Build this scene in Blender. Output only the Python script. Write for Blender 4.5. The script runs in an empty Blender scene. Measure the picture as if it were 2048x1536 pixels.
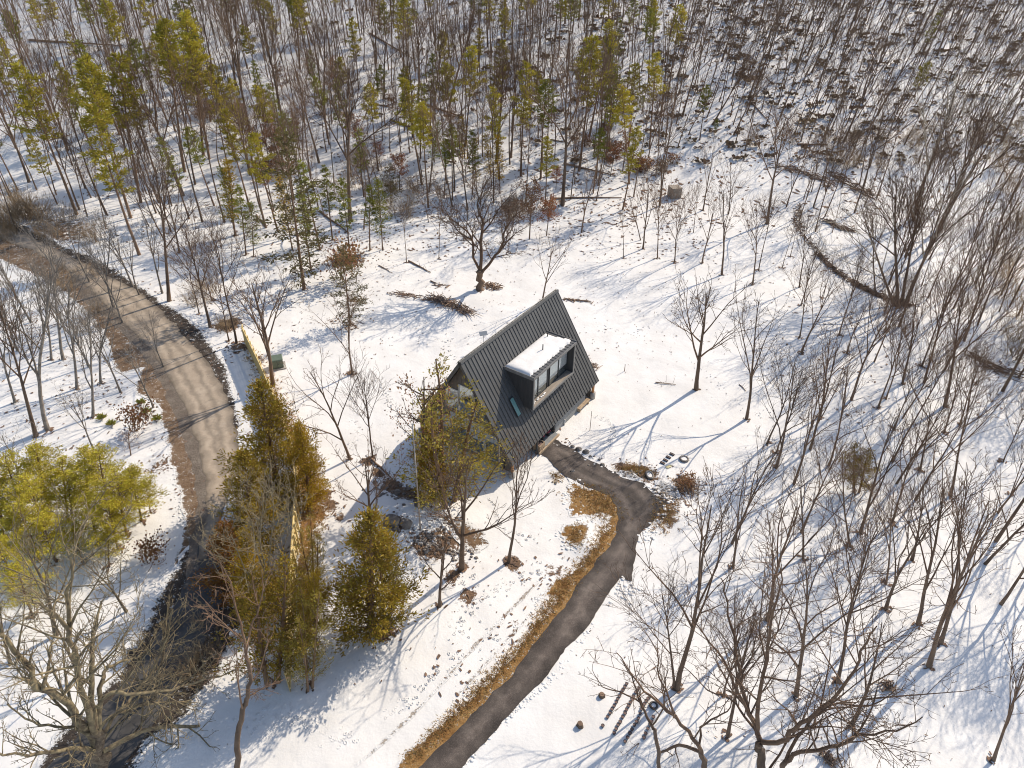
import bpy, math, random
import numpy as np
from math import radians, sin, cos, tan, pi
from mathutils import Vector, Matrix, Quaternion, noise as mnoise
from mathutils.geometry import delaunay_2d_cdt
from mathutils.kdtree import KDTree

# ------------------------------------------------------------------ camera, sky, sun, exposure
scn = bpy.context.scene
COL = scn.collection
PITCH, ROLL, FPX, CH = radians(35.6), radians(0.85), 1420.0, 40.0
cam_d = bpy.data.cameras.new('camera'); cam = bpy.data.objects.new('camera', cam_d); COL.objects.link(cam)
fw = Vector((0, cos(PITCH), -sin(PITCH))); r_ = Vector((1, 0, 0)); u_ = r_.cross(fw)
RT = r_*cos(ROLL)+u_*sin(ROLL); UP = -r_*sin(ROLL)+u_*cos(ROLL)
m = Matrix((RT, UP, -fw)).transposed().to_4x4(); m.translation = Vector((0, 0, CH)); cam.matrix_world = m
cam_d.sensor_width = 36; cam_d.lens = FPX/2048*36; cam_d.clip_end = 3000; cam_d.clip_start = 0.5
scn.camera = cam
scn.render.resolution_x, scn.render.resolution_y = 1024, 768
SAZ, SEL = radians(42.5), radians(38.5)
w = bpy.data.worlds.new('World'); scn.world = w; w.use_nodes = True
nt = w.node_tree; bg = nt.nodes['Background']; sky = nt.nodes.new('ShaderNodeTexSky')
sky.sky_type = 'NISHITA'; sky.sun_disc = False; sky.sun_elevation = SEL; sky.sun_rotation = pi/2-SAZ
nt.links.new(sky.outputs[0], bg.inputs[0]); bg.inputs[1].default_value = 0.15
sd = bpy.data.lights.new('sun', 'SUN'); sun = bpy.data.objects.new('sun', sd); COL.objects.link(sun)
sd.energy = 3.9; sd.angle = radians(0.5); sd.color = (1, .89, .735)
S = Vector((cos(SAZ)*cos(SEL), sin(SAZ)*cos(SEL), sin(SEL)))
sun.rotation_euler = S.to_track_quat('Z', 'Y').to_euler()
scn.view_settings.view_transform = 'Standard'; scn.view_settings.look = 'None'
scn.view_settings.gamma = 1; scn.view_settings.exposure = 0.40
scn.cycles.pixel_filter_type = 'BLACKMAN_HARRIS'; scn.cycles.filter_width = 1.05

rnd = random.Random(7)
# ------------------------------------------------------------------ helpers: pixels to ground
CR = {'A': (0, 0), 'B': (700, 0), 'C': (1348, 0), 'D': (0, 500), 'E': (1348, 500), 'F': (0, 1011), 'G': (1348, 1011), 'H': (700, 900)}
def px(c, x, y):
    if c == 'P': return x, y
    o = CR[c]; return o[0]+x/2.926, o[1]+y/2.926
MOUNDS = [(-9.5, 37.2, 2.6, .7), (-7.2, 38.0, 2.2, .4), (12.5, 39.5, 1.8, .5), (5.9, 35.4, 1.2, .35), (-16, 36, 6, .3)]
def hz(x, y):
    s = max(0.0, y-98.0); z = .25*s*s/(s+25)
    z += .32*sin(x*.071+1.3)*sin(y*.063+.4)*min(1, abs(y-48)/25+abs(x)/60) + .10*sin(x*.23+y*.11)*cos(y*.19-x*.07)*min(1, (abs(x+1)+abs(y-50))/26)
    if y > 70: z += .5*sin(x*.05+y*.02+2)*min(1, (y-70)/40)
    for a, b, r, h in MOUNDS:
        d2 = ((x-a)**2+(y-b)**2)/(r*r)
        if d2 < 6: z += h*math.exp(-d2)
    return z
def ray(x, y): return (fw+RT*((x-1024)/FPX)-UP*((y-768)/FPX)).normalized()
def G(x, y, c='P'):
    x, y = px(c, x, y); d = ray(x, y); t = 12.0; o = Vector((0, 0, CH)); st = 2.0
    while t < 700:
        p = o+d*t
        if p.z < hz(p.x, p.y): break
        t += st
    a, b = t-st, t
    for _ in range(14):
        mm = (a+b)/2; p = o+d*mm
        if p.z < hz(p.x, p.y): b = mm
        else: a = mm
    p = o+d*b; return Vector((p.x, p.y, hz(p.x, p.y)))
def above(B, x, y, c='P', off=0.0):
    """point in the upright plane through B that faces the lens, moved back by off metres"""
    x, y = px(c, x, y); d = ray(x, y); n = Vector((B.x, B.y, 0)).normalized(); o = Vector((0, 0, CH))
    return o+d*(((B-o).dot(n)+off)/d.dot(n))
def topix(p):
    d = Vector(p)-Vector((0, 0, CH)); z = d.dot(fw); return 1024+FPX*d.dot(RT)/z, 768-FPX*d.dot(UP)/z

# ------------------------------------------------------------------ helpers: objects
def tag(o, label=None, cat=None, group=None, kind=None):
    if label: o['label'] = label
    if cat: o['category'] = cat
    if group: o['group'] = group
    if kind: o['kind'] = kind
    return o
def empty(name, loc, rz=0):
    o = bpy.data.objects.new(name, None); o.location = loc; o.rotation_euler = (0, 0, rz); o.empty_display_size = .3
    COL.objects.link(o); return o
def link(name, me, parent=None):
    o = bpy.data.objects.new(name, me); COL.objects.link(o); o.parent = parent; return o
def mk(name, V, F, mats, smooth=False, mi=None):
    me = bpy.data.meshes.new(name)
    me.from_pydata([tuple(v) for v in V], [], F); 
    for mt in (mats if isinstance(mats, (list, tuple)) else [mats]): me.materials.append(mt)
    if mi is not None: me.polygons.foreach_set('material_index', mi)
    if smooth: me.polygons.foreach_set('use_smooth', [True]*len(me.polygons))
    me.update(); return me
def mk_np(name, V, Q, mat, smooth=True):
    """V (n,3), Q (m,k) numpy: quick mesh"""
    me = bpy.data.meshes.new(name); k = Q.shape[1]
    me.vertices.add(len(V)); me.vertices.foreach_set('co', V.astype(np.float32).ravel())
    me.loops.add(Q.size); me.loops.foreach_set('vertex_index', Q.astype(np.int32).ravel())
    me.polygons.add(len(Q)); me.polygons.foreach_set('loop_start', np.arange(0, Q.size, k, dtype=np.int32))
    me.polygons.foreach_set('loop_total', np.full(len(Q), k, dtype=np.int32))
    me.materials.append(mat); me.update(calc_edges=True)
    if smooth: me.polygons.foreach_set('use_smooth', np.ones(len(Q), dtype=bool))
    return me
class MB:
    def __init__(s): s.V = []; s.F = []
    def hexa(s, P):
        n = len(s.V); s.V += [tuple(p) for p in P]
        for f in ((0, 3, 2, 1), (4, 5, 6, 7), (0, 1, 5, 4), (1, 2, 6, 5), (2, 3, 7, 6), (3, 0, 4, 7)): s.F.append(tuple(n+i for i in f))
    def box(s, x0, x1, y0, y1, z0, z1):
        s.hexa([(x0, y0, z0), (x1, y0, z0), (x1, y1, z0), (x0, y1, z0), (x0, y0, z1), (x1, y0, z1), (x1, y1, z1), (x0, y1, z1)])
    def poly(s, pts): n = len(s.V); s.V += [tuple(p) for p in pts]; s.F.append(tuple(range(n, n+len(pts))))
    def tube(s, pts, rad, k=8, cap=True):
        n0 = len(s.V); pts = [Vector(p) for p in pts]
        for i, p in enumerate(pts):
            t = (pts[min(i+1, len(pts)-1)]-pts[max(i-1, 0)]).normalized()
            a = t.cross(Vector((0, 0, 1)) if abs(t.z) < .9 else Vector((1, 0, 0))).normalized(); b = t.cross(a)
            r = rad[i] if isinstance(rad, (list, tuple)) else rad
            for j in range(k):
                q = 2*pi*j/k; s.V.append(tuple(p+a*(cos(q)*r)+b*(sin(q)*r)))
        for i in range(len(pts)-1):
            for j in range(k):
                a0 = n0+i*k+j; a1 = n0+i*k+(j+1) % k; s.F.append((a0, a1, a1+k, a0+k))
        if cap: s.F.append(tuple(n0+j for j in range(k))[::-1]); s.F.append(tuple(n0+(len(pts)-1)*k+j for j in range(k)))
    def rock(s, c, r, rg, flat=.6, n=7):
        n0 = len(s.V); c = Vector(c); lat = [(-.9, .45), (-.3, .95), (.35, .9), (.85, .45)]
        ph = rg.random()*6
        for zz, rr in lat:
            for j in range(n):
                q = ph+2*pi*j/n; k = r*rr*(.75+.5*rg.random()); s.V.append((c.x+cos(q)*k, c.y+sin(q)*k*.85, c.z+zz*r*flat*(.8+.4*rg.random())))
        for i in range(3):
            for j in range(n): a0 = n0+i*n+j; a1 = n0+i*n+(j+1) % n; s.F.append((a0, a1, a1+n, a0+n))
        s.F.append(tuple(n0+3*n+j for j in range(n)))
    def me(s, name, mat, smooth=False): return mk(name, s.V, s.F, mat, smooth)
    def build(s, name, mat, parent=None, smooth=False): return link(name, s.me(name, mat, smooth), parent)

# ------------------------------------------------------------------ materials
def newmat(name):
    mt = bpy.data.materials.new(name); mt.use_nodes = True; t = mt.node_tree; return mt, t, t.nodes['Principled BSDF']
def N(t, ty, **kw):
    n = t.nodes.new(ty)
    for k, v in kw.items():
        if k in n.inputs.keys(): n.inputs[k].default_value = v
        else: setattr(n, k, v)
    return n
def noise(t, vec, scale, detail=4, rough=.55):
    n = N(t, 'ShaderNodeTexNoise'); n.inputs['Scale'].default_value = scale; n.inputs['Detail'].default_value = detail; n.inputs['Roughness'].default_value = rough
    t.links.new(vec, n.inputs['Vector']); return n.outputs[0]
def ramp(t, fac, stops, interp='LINEAR'):
    r = N(t, 'ShaderNodeValToRGB'); e = r.color_ramp; e.interpolation = interp
    while len(e.elements) < len(stops): e.elements.new(.5)
    for i, (p, c) in enumerate(stops):
        e.elements[i].position = p; e.elements[i].color = (c[0], c[1], c[2], 1) if isinstance(c, tuple) else (c, c, c, 1)
    t.links.new(fac, r.inputs[0]); return r.outputs[0]
def mathn(t, op, a, b=None, clamp=False):
    n = N(t, 'ShaderNodeMath', operation=op, use_clamp=clamp)
    for i, v in enumerate((a, b)):
        if v is None: continue
        if isinstance(v, (int, float)): n.inputs[i].default_value = v
        else: t.links.new(v, n.inputs[i])
    return n.outputs[0]
def mix(t, f, a, b):
    n = N(t, 'ShaderNodeMix', data_type='RGBA')
    if isinstance(f, (int, float)): n.inputs[0].default_value = f
    else: t.links.new(f, n.inputs[0])
    for i, v in ((6, a), (7, b)):
        if isinstance(v, tuple): n.inputs[i].default_value = (*v, 1)
        else: t.links.new(v, n.inputs[i])
    return n.outputs[2]
def bump(t, b, h, st, dist):
    n = N(t, 'ShaderNodeBump'); n.inputs['Strength'].default_value = st; n.inputs['Distance'].default_value = dist
    t.links.new(h, n.inputs['Height']); t.links.new(n.outputs[0], b.inputs['Normal'])
def simple(name, c1, c2=None, scale=3, rough=.8, bs=0, bscale=20, coord='Object', var=0, metal=0, stretch=None):
    mt, t, b = newmat(name); tc = N(t, 'ShaderNodeTexCoord'); v = tc.outputs[coord]
    if stretch:
        mp = N(t, 'ShaderNodeMapping'); mp.inputs['Scale'].default_value = stretch; t.links.new(v, mp.inputs[0]); v = mp.outputs[0]
    c2 = c2 or c1; f = ramp(t, noise(t, v, scale), [(.32, 0.0), (.68, 1.0)]); c = mix(t, f, c1, c2)
    if var:
        oi = N(t, 'ShaderNodeObjectInfo'); hs = N(t, 'ShaderNodeHueSaturation')
        t.links.new(mathn(t, 'ADD', mathn(t, 'MULTIPLY', oi.outputs['Random'], var*2), 1-var), hs.inputs['Value']); t.links.new(c, hs.inputs['Color']); c = hs.outputs[0]
    t.links.new(c, b.inputs['Base Color']); b.inputs['Roughness'].default_value = rough; b.inputs['Metallic'].default_value = metal
    if bs: bump(t, b, noise(t, v, bscale, 6), bs, .03)
    return mt
def leafmat(name, c1, c2, hue=.02, var=.25, scale=.6, trans=.35, spec=.2):
    mt, t, b = newmat(name); tc = N(t, 'ShaderNodeTexCoord'); geo = N(t, 'ShaderNodeNewGeometry'); oi = N(t, 'ShaderNodeObjectInfo')
    f = ramp(t, noise(t, geo.outputs['Position'], scale, 3), [(.35, 0.0), (.65, 1.0)])
    f = mathn(t, 'ADD', mathn(t, 'MULTIPLY', f, .65), mathn(t, 'MULTIPLY', geo.outputs['Random Per Island'], .35))
    c = mix(t, f, c1, c2); hs = N(t, 'ShaderNodeHueSaturation'); t.links.new(c, hs.inputs['Color'])
    t.links.new(mathn(t, 'ADD', mathn(t, 'MULTIPLY', oi.outputs['Random'], 2*var), 1-var), hs.inputs['Value'])
    t.links.new(mathn(t, 'ADD', mathn(t, 'MULTIPLY', geo.outputs['Random Per Island'], 2*hue), .5-hue), hs.inputs['Hue'])
    t.links.new(hs.outputs[0], b.inputs['Base Color']); b.inputs['Roughness'].default_value = .7
    b.inputs['Specular IOR Level'].default_value = spec
    tr = N(t, 'ShaderNodeBsdfTranslucent'); t.links.new(hs.outputs[0], tr.inputs[0]); ms = N(t, 'ShaderNodeMixShader'); ms.inputs[0].default_value = trans
    t.links.new(b.outputs[0], ms.inputs[1]); t.links.new(tr.outputs[0], ms.inputs[2]); t.links.new(ms.outputs[0], t.nodes['Material Output'].inputs[0])
    return mt
SNOW1, SNOW2 = (.68, .655, .62), (.74, .72, .69)
def groundmat():
    mt, t, b = newmat('snow_ground'); tc = N(t, 'ShaderNodeTexCoord'); v = tc.outputs['Object']
    at = N(t, 'ShaderNodeAttribute', attribute_name='litter'); lit = at.outputs['Fac']
    n1 = noise(t, v, 1.6, 9, .68); n2 = noise(t, v, .35, 5); n3 = noise(t, v, 7, 8, .7); n4 = noise(t, v, .12, 3)
    snow = mix(t, ramp(t, n2, [(.35, 0.0), (.65, 1.0)]), SNOW1, SNOW2)
    sc = mathn(t, 'ADD', mathn(t, 'MULTIPLY', n1, .62), mathn(t, 'MULTIPLY', n3, .38))
    # litter shows where noise rises above a threshold that the attribute lowers
    th = mathn(t, 'SUBTRACT', .73, mathn(t, 'MULTIPLY', lit, .46))
    f = mathn(t, 'MULTIPLY', mathn(t, 'SUBTRACT', sc, th), 22, True)
    brown = mix(t, ramp(t, noise(t, v, 5, 6, .7), [(.35, 0.0), (.65, 1.0)]), (.10, .055, .032), (.27, .165, .09))
    brown = mix(t, ramp(t, noise(t, v, 22, 3), [(.45, 0.0), (.6, 1.0)]), brown, (.07, .045, .03))
    c = mix(t, f, snow, brown); t.links.new(c, b.inputs['Base Color']); b.inputs['Roughness'].default_value = .75
    b.inputs['Specular IOR Level'].default_value = .25
    h = mathn(t, 'ADD', mathn(t, 'ADD', noise(t, v, .9, 10, .62), mathn(t, 'MULTIPLY', noise(t, v, .22, 3, .5), 3.5)), mathn(t, 'MULTIPLY', noise(t, v, 6, 6, .6), .22))
    bump(t, b, h, .36, .16); return mt
def patchmat(name, cols, edge=.5, bscale=7, bst=.9, fine=8, snowamt=1.0):
    """bare patch whose rim breaks up into snow; 'rim' attribute = metres from the outline"""
    mt, t, b = newmat(name); tc = N(t, 'ShaderNodeTexCoord'); v = tc.outputs['Object']
    at = N(t, 'ShaderNodeAttribute', attribute_name='rim'); rim = at.outputs['Fac']
    a = mix(t, ramp(t, noise(t, v, 1.1, 6, .6), [(.35, 0.0), (.65, 1.0)]), cols[0], cols[1])
    a = mix(t, ramp(t, noise(t, v, fine, 8, .85), [(.40, 0.0), (.72, 1.0)]), a, cols[2])
    n = mathn(t, 'ADD', mathn(t, 'MULTIPLY', noise(t, v, 2.2, 8, .7), .6), mathn(t, 'MULTIPLY', noise(t, v, 9, 4, .6), .4))
    f = mathn(t, 'MULTIPLY', mathn(t, 'SUBTRACT', mathn(t, 'SUBTRACT', n, .36), mathn(t, 'MULTIPLY', mathn(t, 'MINIMUM', rim, edge*.85), .23/edge)), 16*snowamt, True)
    t.links.new(mix(t, f, a, SNOW2), b.inputs['Base Color']); b.inputs['Roughness'].default_value = .9; b.inputs['Specular IOR Level'].default_value = .15
    bump(t, b, mathn(t, 'ADD', noise(t, v, bscale, 8, .7), mathn(t, 'MULTIPLY', f, .5)), bst, .09); return mt
def drive_speckle(mt, hi, sc, a=.56, wd=.12, amt=1.0):
    t = mt.node_tree; b = t.nodes['Principled BSDF']; l = b.inputs['Base Color'].links[0].from_socket; tc = N(t, 'ShaderNodeTexCoord')
    f = ramp(t, noise(t, tc.outputs['Object'], sc, 4, .8), [(a, 0.0), (a+wd, amt)])
    t.links.new(mix(t, f, l, hi), b.inputs['Base Color'])
M = {}
M['ground'] = groundmat()
M['road'] = simple('gravel_road', (.30, .235, .17), (.39, .315, .235), .6, .95, .35, 30)
M['drive'] = simple('dark_gravel', (.048, .037, .031), (.105, .084, .07), .9, .95, .9, 24)
drive_speckle(M['drive'], (.20, .165, .14), 11, .5, .25, .6); drive_speckle(M['drive'], (.05, .042, .037), 1.1, .5, .2, .55); drive_speckle(M['drive'], (.15, .125, .105), .45, .56, .2, .6); drive_speckle(M['road'], (.52, .44, .35), 10, .5, .25, .6); drive_speckle(M['road'], (.21, .17, .13), 1.4, .5, .22, .6); drive_speckle(M['road'], (.24, .20, .16), 5, .55, .2, .6)
M['road_painted_shade'] = simple('gravel_painted_shade', (.045, .042, .04), (.09, .083, .078), .8, .95, .6, 20)  # cedar shade on the lower road, painted in as a darker road colour
M['shoulder'] = patchmat('dark_shoulder', [(.15, .12, .095), (.25, .21, .17), (.085, .066, .052)], .8, snowamt=0)
def wear(mt, stops, wdt):
    t = mt.node_tree; b = t.nodes['Principled BSDF']; l = b.inputs['Base Color'].links[0].from_socket; at = N(t, 'ShaderNodeAttribute', attribute_name='rim'); tc = N(t, 'ShaderNodeTexCoord')
    x = mathn(t, 'ADD', mathn(t, 'DIVIDE', at.outputs['Fac'], wdt), mathn(t, 'MULTIPLY', mathn(t, 'SUBTRACT', noise(t, tc.outputs['Object'], .9, 5), .5), .35))
    r = ramp(t, x, [(q, (v, v, v)) for q, v in stops], 'EASE'); n = N(t, 'ShaderNodeMix', data_type='RGBA', blend_type='MULTIPLY'); n.inputs[0].default_value = 1; t.links.new(l, n.inputs[6]); t.links.new(r, n.inputs[7]); t.links.new(n.outputs[2], b.inputs['Base Color'])
wear(M['road'], [(0, .45), (.12, .75), (.3, 1.08), (.45, .70), (.62, 1.05), (1, .75)], 2.8)
wear(M['drive'], [(0, .7), (.2, .95), (.4, 1.5), (.6, .75), (.8, 1.05)], 2.2)
M['grass'] = patchmat('dry_grass', [(.26, .135, .045), (.42, .26, .105), (.13, .068, .024)], .4)
M['verge'] = patchmat('leaf_verge', [(.17, .105, .06), (.30, .215, .145), (.09, .055, .035)], .4)
M['ditch'] = patchmat('ditch_and_painted_shade', [(.055, .043, .036), (.10, .078, .06), (.03, .024, .02)], .7)  # dark ditch litter; also carries the painted shade beside the lower road
M['dirt'] = patchmat('dirt_patch', [(.16, .095, .05), (.26, .17, .10), (.07, .045, .03)], .8)
M['rut'] = patchmat('tyre_track', [(.42, .36, .30), (.50, .44, .38), (.33, .27, .21)], .2)
M['slush'] = patchmat('gray_slush', [(.36, .37, .39), (.5, .5, .5), (.2, .2, .2)], .6, 9, 1)
M['snow'] = simple('snow', SNOW1, SNOW2, .8, .7, .6, 5)
M['bark'] = simple('bark', (.10, .062, .040), (.215, .145, .095), 2.2, .9, .8, 14, var=.3, stretch=(1, 1, .25))
M['twig'] = simple('twig_bark', (.095, .052, .031), (.19, .118, .070), 1.2, .85, var=.3)
M['tan'] = simple('tan_twig', (.25, .17, .095), (.40, .29, .175), .4, .9, var=.3)
M['redleaf'] = leafmat('reddish_dry_leaf', (.22, .12, .07), (.38, .22, .13), var=.1)
M['pinebark'] = simple('pine_bark', (.125, .07, .04), (.24, .15, .09), 2.5, .9, .8, 12, var=.25, stretch=(1, 1, .3))
M['pale'] = simple('pale_bark', (.34, .27, .19), (.52, .455, .36), 1.5, .8, .3, 10, var=.12)
M['lichen'] = simple('lichen_bark', (.07, .048, .033), (.19, .145, .095), 6, .9, 1, 9)
drive_speckle(M['lichen'], (.42, .38, .26), 9, .6, .06, .7)
M['greybark'] = simple('grey_bark', (.13, .105, .085), (.29, .25, .205), 4, .9, .8, 12, var=.25)
M['lichentwig'] = simple('lichen_twig', (.10, .07, .045), (.28, .225, .125), 3.5, .9)
M['pine'] = leafmat('pine_needles', (.25, .215, .035), (.48, .39, .05), var=.25)
M['green'] = leafmat('green_needles', (.15, .155, .03), (.31, .30, .05), var=.25)
M['grove'] = leafmat('young_pine_needles', (.33, .28, .03), (.60, .49, .06), var=.2)
M['cedar'] = leafmat('cedar_leaf', (.14, .10, .02), (.40, .27, .034), var=.1, scale=.5)
M['cedar_olive'] = leafmat('cedar_olive_leaf', (.19, .15, .03), (.42, .32, .06), var=.1, scale=.5)
M['cedar_gold'] = leafmat('cedar_gold_leaf', (.22, .15, .02), (.54, .35, .036), var=.1, scale=.5)
M['cedar_rust'] = leafmat('cedar_rust_leaf', (.16, .07, .02), (.33, .16, .035), var=.1, scale=.5)
M['spruce'] = leafmat('dark_needles', (.075, .062, .028), (.16, .13, .05), var=.2)
M['brown'] = leafmat('brown_leaf', (.17, .085, .045), (.32, .17, .08), var=.3)
M['rust'] = leafmat('rust_leaf', (.26, .105, .05), (.42, .19, .09), var=.2)
M['straw'] = leafmat('straw', (.30, .17, .06), (.56, .38, .17), var=0, scale=3)
M['laurel'] = leafmat('dark_leaf', (.12, .08, .05), (.25, .17, .105), var=.3, trans=.15)
M['litterleaf'] = simple('litter_leaf', (.08, .05, .035), (.24, .14, .085), 1.5, .9)
M['ygreen'] = leafmat('yellow_green_leaf', (.26, .25, .05), (.42, .38, .10), var=.1)
M['rock'] = simple('rock', (.12, .10, .085), (.28, .245, .21), 3, .9, .8, 8)
M['stick'] = simple('stick_bark', (.13, .08, .052), (.30, .20, .135), 1.3, .9, var=.2)
M['cut'] = simple('cut_wood', (.42, .30, .19), (.55, .42, .28), 6, .8)
M['roof'] = simple('standing_seam_metal', (.072, .070, .067), (.092, .090, .086), .7, .52, .05, 8)
M['trim'] = simple('grey_trim', (.17, .162, .15), (.24, .23, .215), 2, .6)
M['siding'] = simple('grey_siding', (.042, .042, .043), (.062, .061, .06), 3, .7, .2, 8, stretch=(3, 3, .3))
M['gable'] = simple('weathered_board', (.17, .145, .12), (.24, .205, .17), 3, .8, .3, 10, stretch=(3, 3, .3))
M['concrete'] = simple('concrete', (.30, .275, .24), (.40, .37, .33), 2, .9, .4, 12)
M['greywall'] = simple('grey_block', (.20, .205, .205), (.27, .275, .27), 1.6, .9, .4, 8)
M['deck'] = simple('deck_board', (.20, .165, .13), (.33, .28, .23), 1.5, .8, .3, 10, stretch=(.5, 4, 1))
M['timber'] = simple('timber', (.34, .24, .15), (.47, .35, .23), 3, .8, .3, 10)
M['orange'] = simple('orange_timber', (.40, .19, .075), (.52, .27, .12), 3, .7)
M['fence'] = simple('fence_board', (.42, .30, .11), (.56, .42, .17), 2, .8, .4, 12)
M['rail'] = simple('fence_rail', (.66, .52, .24), (.74, .62, .34), 2, .7)
M['frame'] = simple('dark_frame', (.03, .032, .035), rough=.5)
M['wframe'] = simple('white_frame', (.62, .60, .56), rough=.6)
M['blind'] = simple('white_blind', (.84, .85, .84), (.88, .88, .87), 1, .9)
M['green_metal'] = simple('green_metal', (.095, .125, .085), (.125, .155, .11), 3, .55)
M['metal'] = simple('grey_metal', (.42, .42, .41), (.5, .5, .49), 3, .5, metal=.3)
M['black'] = simple('black_plastic', (.025, .023, .024), (.045, .04, .042), 5, .6)
M['soil'] = simple('potting_soil', (.12, .075, .065), (.22, .15, .13), 8, .95)
M['red'] = simple('red_petal', (.55, .06, .08), (.6, .12, .2), 8, .7)
M['rope'] = simple('tan_plastic', (.55, .48, .25), (.66, .58, .33), 4, .7)
M['pole'] = simple('pale_pole', (.40, .35, .30), (.5, .44, .38), 4, .7)
mt, t, b = newmat('window_glass'); b.inputs['Base Color'].default_value = (.62, .68, .68, 1); b.inputs['Roughness'].default_value = .05; b.inputs['Metallic'].default_value = .9; b.inputs['Alpha'].default_value = .28; M['glass'] = mt
mt, t, b = newmat('skylight_glass'); b.inputs['Base Color'].default_value = (.16, .30, .28, 1); b.inputs['Roughness'].default_value = .15; M['sky_glass'] = mt
mt, t, b = newmat('dark_room'); b.inputs['Base Color'].default_value = (.035, .04, .042, 1); b.inputs['Roughness'].default_value = .9; M['room'] = mt
mt, t, b = newmat('solar_cell'); b.inputs['Base Color'].default_value = (.25, .27, .29, 1); b.inputs['Roughness'].default_value = .25; M['solar'] = mt

# ------------------------------------------------------------------ ground sheet
def axis(a, b, lo, hi, d0, g):
    v = list(np.arange(lo, hi+1e-6, d0)); d = d0; x = v[-1]
    while x < b: d = min(d*g, 25); x += d; v.append(x)
    d = d0; x = v[0]; pre = []
    while x > a: d = min(d*g, 25); x -= d; pre.append(x)
    return np.array(pre[::-1]+v)
gx = axis(-620, 620, -34, 34, .36, 1.035); gy = axis(-120, 900, 17, 84, .36, 1.02)
# bare and leafy areas: (crop, x, y, radius in m, strength)
BL = [('P', 692, 520, 3.6, .75), ('P', 712, 600, 2.2, .6), ('P', 740, 470, 3, .3), ('P', 705, 650, 1.6, .6), ('P', 660, 640, 1.2, .5),
      ('P', 520, 330, 8, .2), ('P', 600, 250, 10, .18), ('P', 1000, 210, 12, .17), ('P', 1150, 250, 12, .17), ('P', 960, 130, 10, .12),
      ('P', 150, 470, 5, .25), ('P', 60, 470, 7, .5), ('P', 455, 650, 1.6, .9), ('P', 478, 692, 1.1, 1.2), ('P', 440, 590, 2, .3),
      ('P', 1560, 300, 7, .2), ('P', 1700, 280, 8, .26), ('P', 1850, 270, 12, .26), ('P', 1450, 200, 14, .14), ('P', 2000, 450, 8, .3), ('P', 2040, 560, 6, .35), ('P', 1990, 720, 3, .3),
      ('P', 130, 720, 4, .3), ('P', 60, 650, 5, .3), ('P', 160, 800, 3.5, .3), ('P', 90, 600, 4, .2), ('P', 300, 830, 1.2, .4), ('P', 320, 930, 1.4, .45), ('P', 150, 1000, 6, .22),
      ('P', 735, 920, .6, .8), ('P', 755, 945, .7, .9), ('P', 780, 970, .9, .9), ('P', 810, 985, 1.0, .8), ('P', 840, 995, .8, .6),
      ('P', 860, 1090, 1.5, 1.0), ('P', 790, 1045, 1.1, .8), ('P', 920, 1075, 1.6, .55), ('P', 903, 1155, .5, 1.2), ('P', 935, 1192, .6, 1.3), ('P', 925, 1135, .4, 1.1),
      ('P', 1021, 1120, .6, .9), ('P', 1030, 1130, .5, .9), ('P', 1245, 935, 1.0, .8), ('P', 1290, 945, 1.2, .8), ('P', 1345, 985, 1.8, .7), ('P', 1330, 1035, 1.3, .75), ('P', 1370, 960, 1, .6),
      ('P', 1110, 1140, 1.2, .55), ('P', 1060, 1170, 1, .35), ('P', 880, 1330, 1.0, .35), ('P', 1000, 1290, 1.2, .35), ('P', 1040, 1240, .8, .4), ('P', 930, 1370, 1, .35),
      ('P', 660, 1010, .8, .9), ('P', 680, 1035, .6, .7), ('P', 655, 985, .5, .9), ('P', 700, 745, .5, 1), ('P', 740, 925, .5, .5), ('P', 960, 580, .8, .8), ('P', 1130, 600, .3, .5),
      ('P', 780, 1260, .8, .7), ('P', 760, 1270, .6, .6), ('P', 1810, 605, 1.2, .8), ('P', 500, 1000, 4, .35), ('P', 560, 1120, 3, .4),
      ('P', 855, 920, 2.0, .3), ('P', 320, 450, 6, .12), ('P', 420, 520, 4, .2), ('P', 1345, 440, 3, .2), ('P', 1130, 880, .8, .35)]
BLW = [(G(x, y, c), r, s) for c, x, y, r, s in BL]
XX, YY = np.meshgrid(gx, gy)
LIT = np.zeros_like(XX)
for p, r, s in BLW: LIT += s*np.exp(-((XX-p.x)**2+(YY-p.y)**2*.8)/(r*r))
LIT += .10*np.clip((YY-84)/20, 0, 1)+.16*np.clip((YY-100)/60, 0, 1)*np.clip((XX+60)/80, 0, 1)
LIT += .09*np.clip((-XX-18-(YY-45)*.0)/14, 0, 1)
ZZ = np.array([[hz(x, y) for x in gx] for y in gy])
# snow micro relief in the mesh itself
RG = np.random.RandomState(4)
ZR = np.zeros_like(ZZ)
for k in range(18):
    a = RG.rand()*6.28; f = .5+RG.rand()*2.0; ZR += .010*np.sin((XX*cos(a)+YY*sin(a))*f+RG.rand()*6.28)
near = ((np.abs(XX) < 36) & (YY < 86))
ny, nx = XX.shape
V = np.stack([XX, YY, ZZ-.02+np.where(near, ZR*.4, 0)], -1).reshape(-1, 3)
idx = np.arange(ny*nx).reshape(ny, nx)
Q = np.stack([idx[:-1, :-1], idx[:-1, 1:], idx[1:, 1:], idx[1:, :-1]], -1).reshape(-1, 4)
gm = mk_np('snow_ground', V, Q, M['ground'])
at = gm.attributes.new('litter', 'FLOAT', 'POINT'); at.data.foreach_set('value', LIT.ravel().astype(np.float32))
tag(link('snow_ground', gm), kind='structure')

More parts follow.
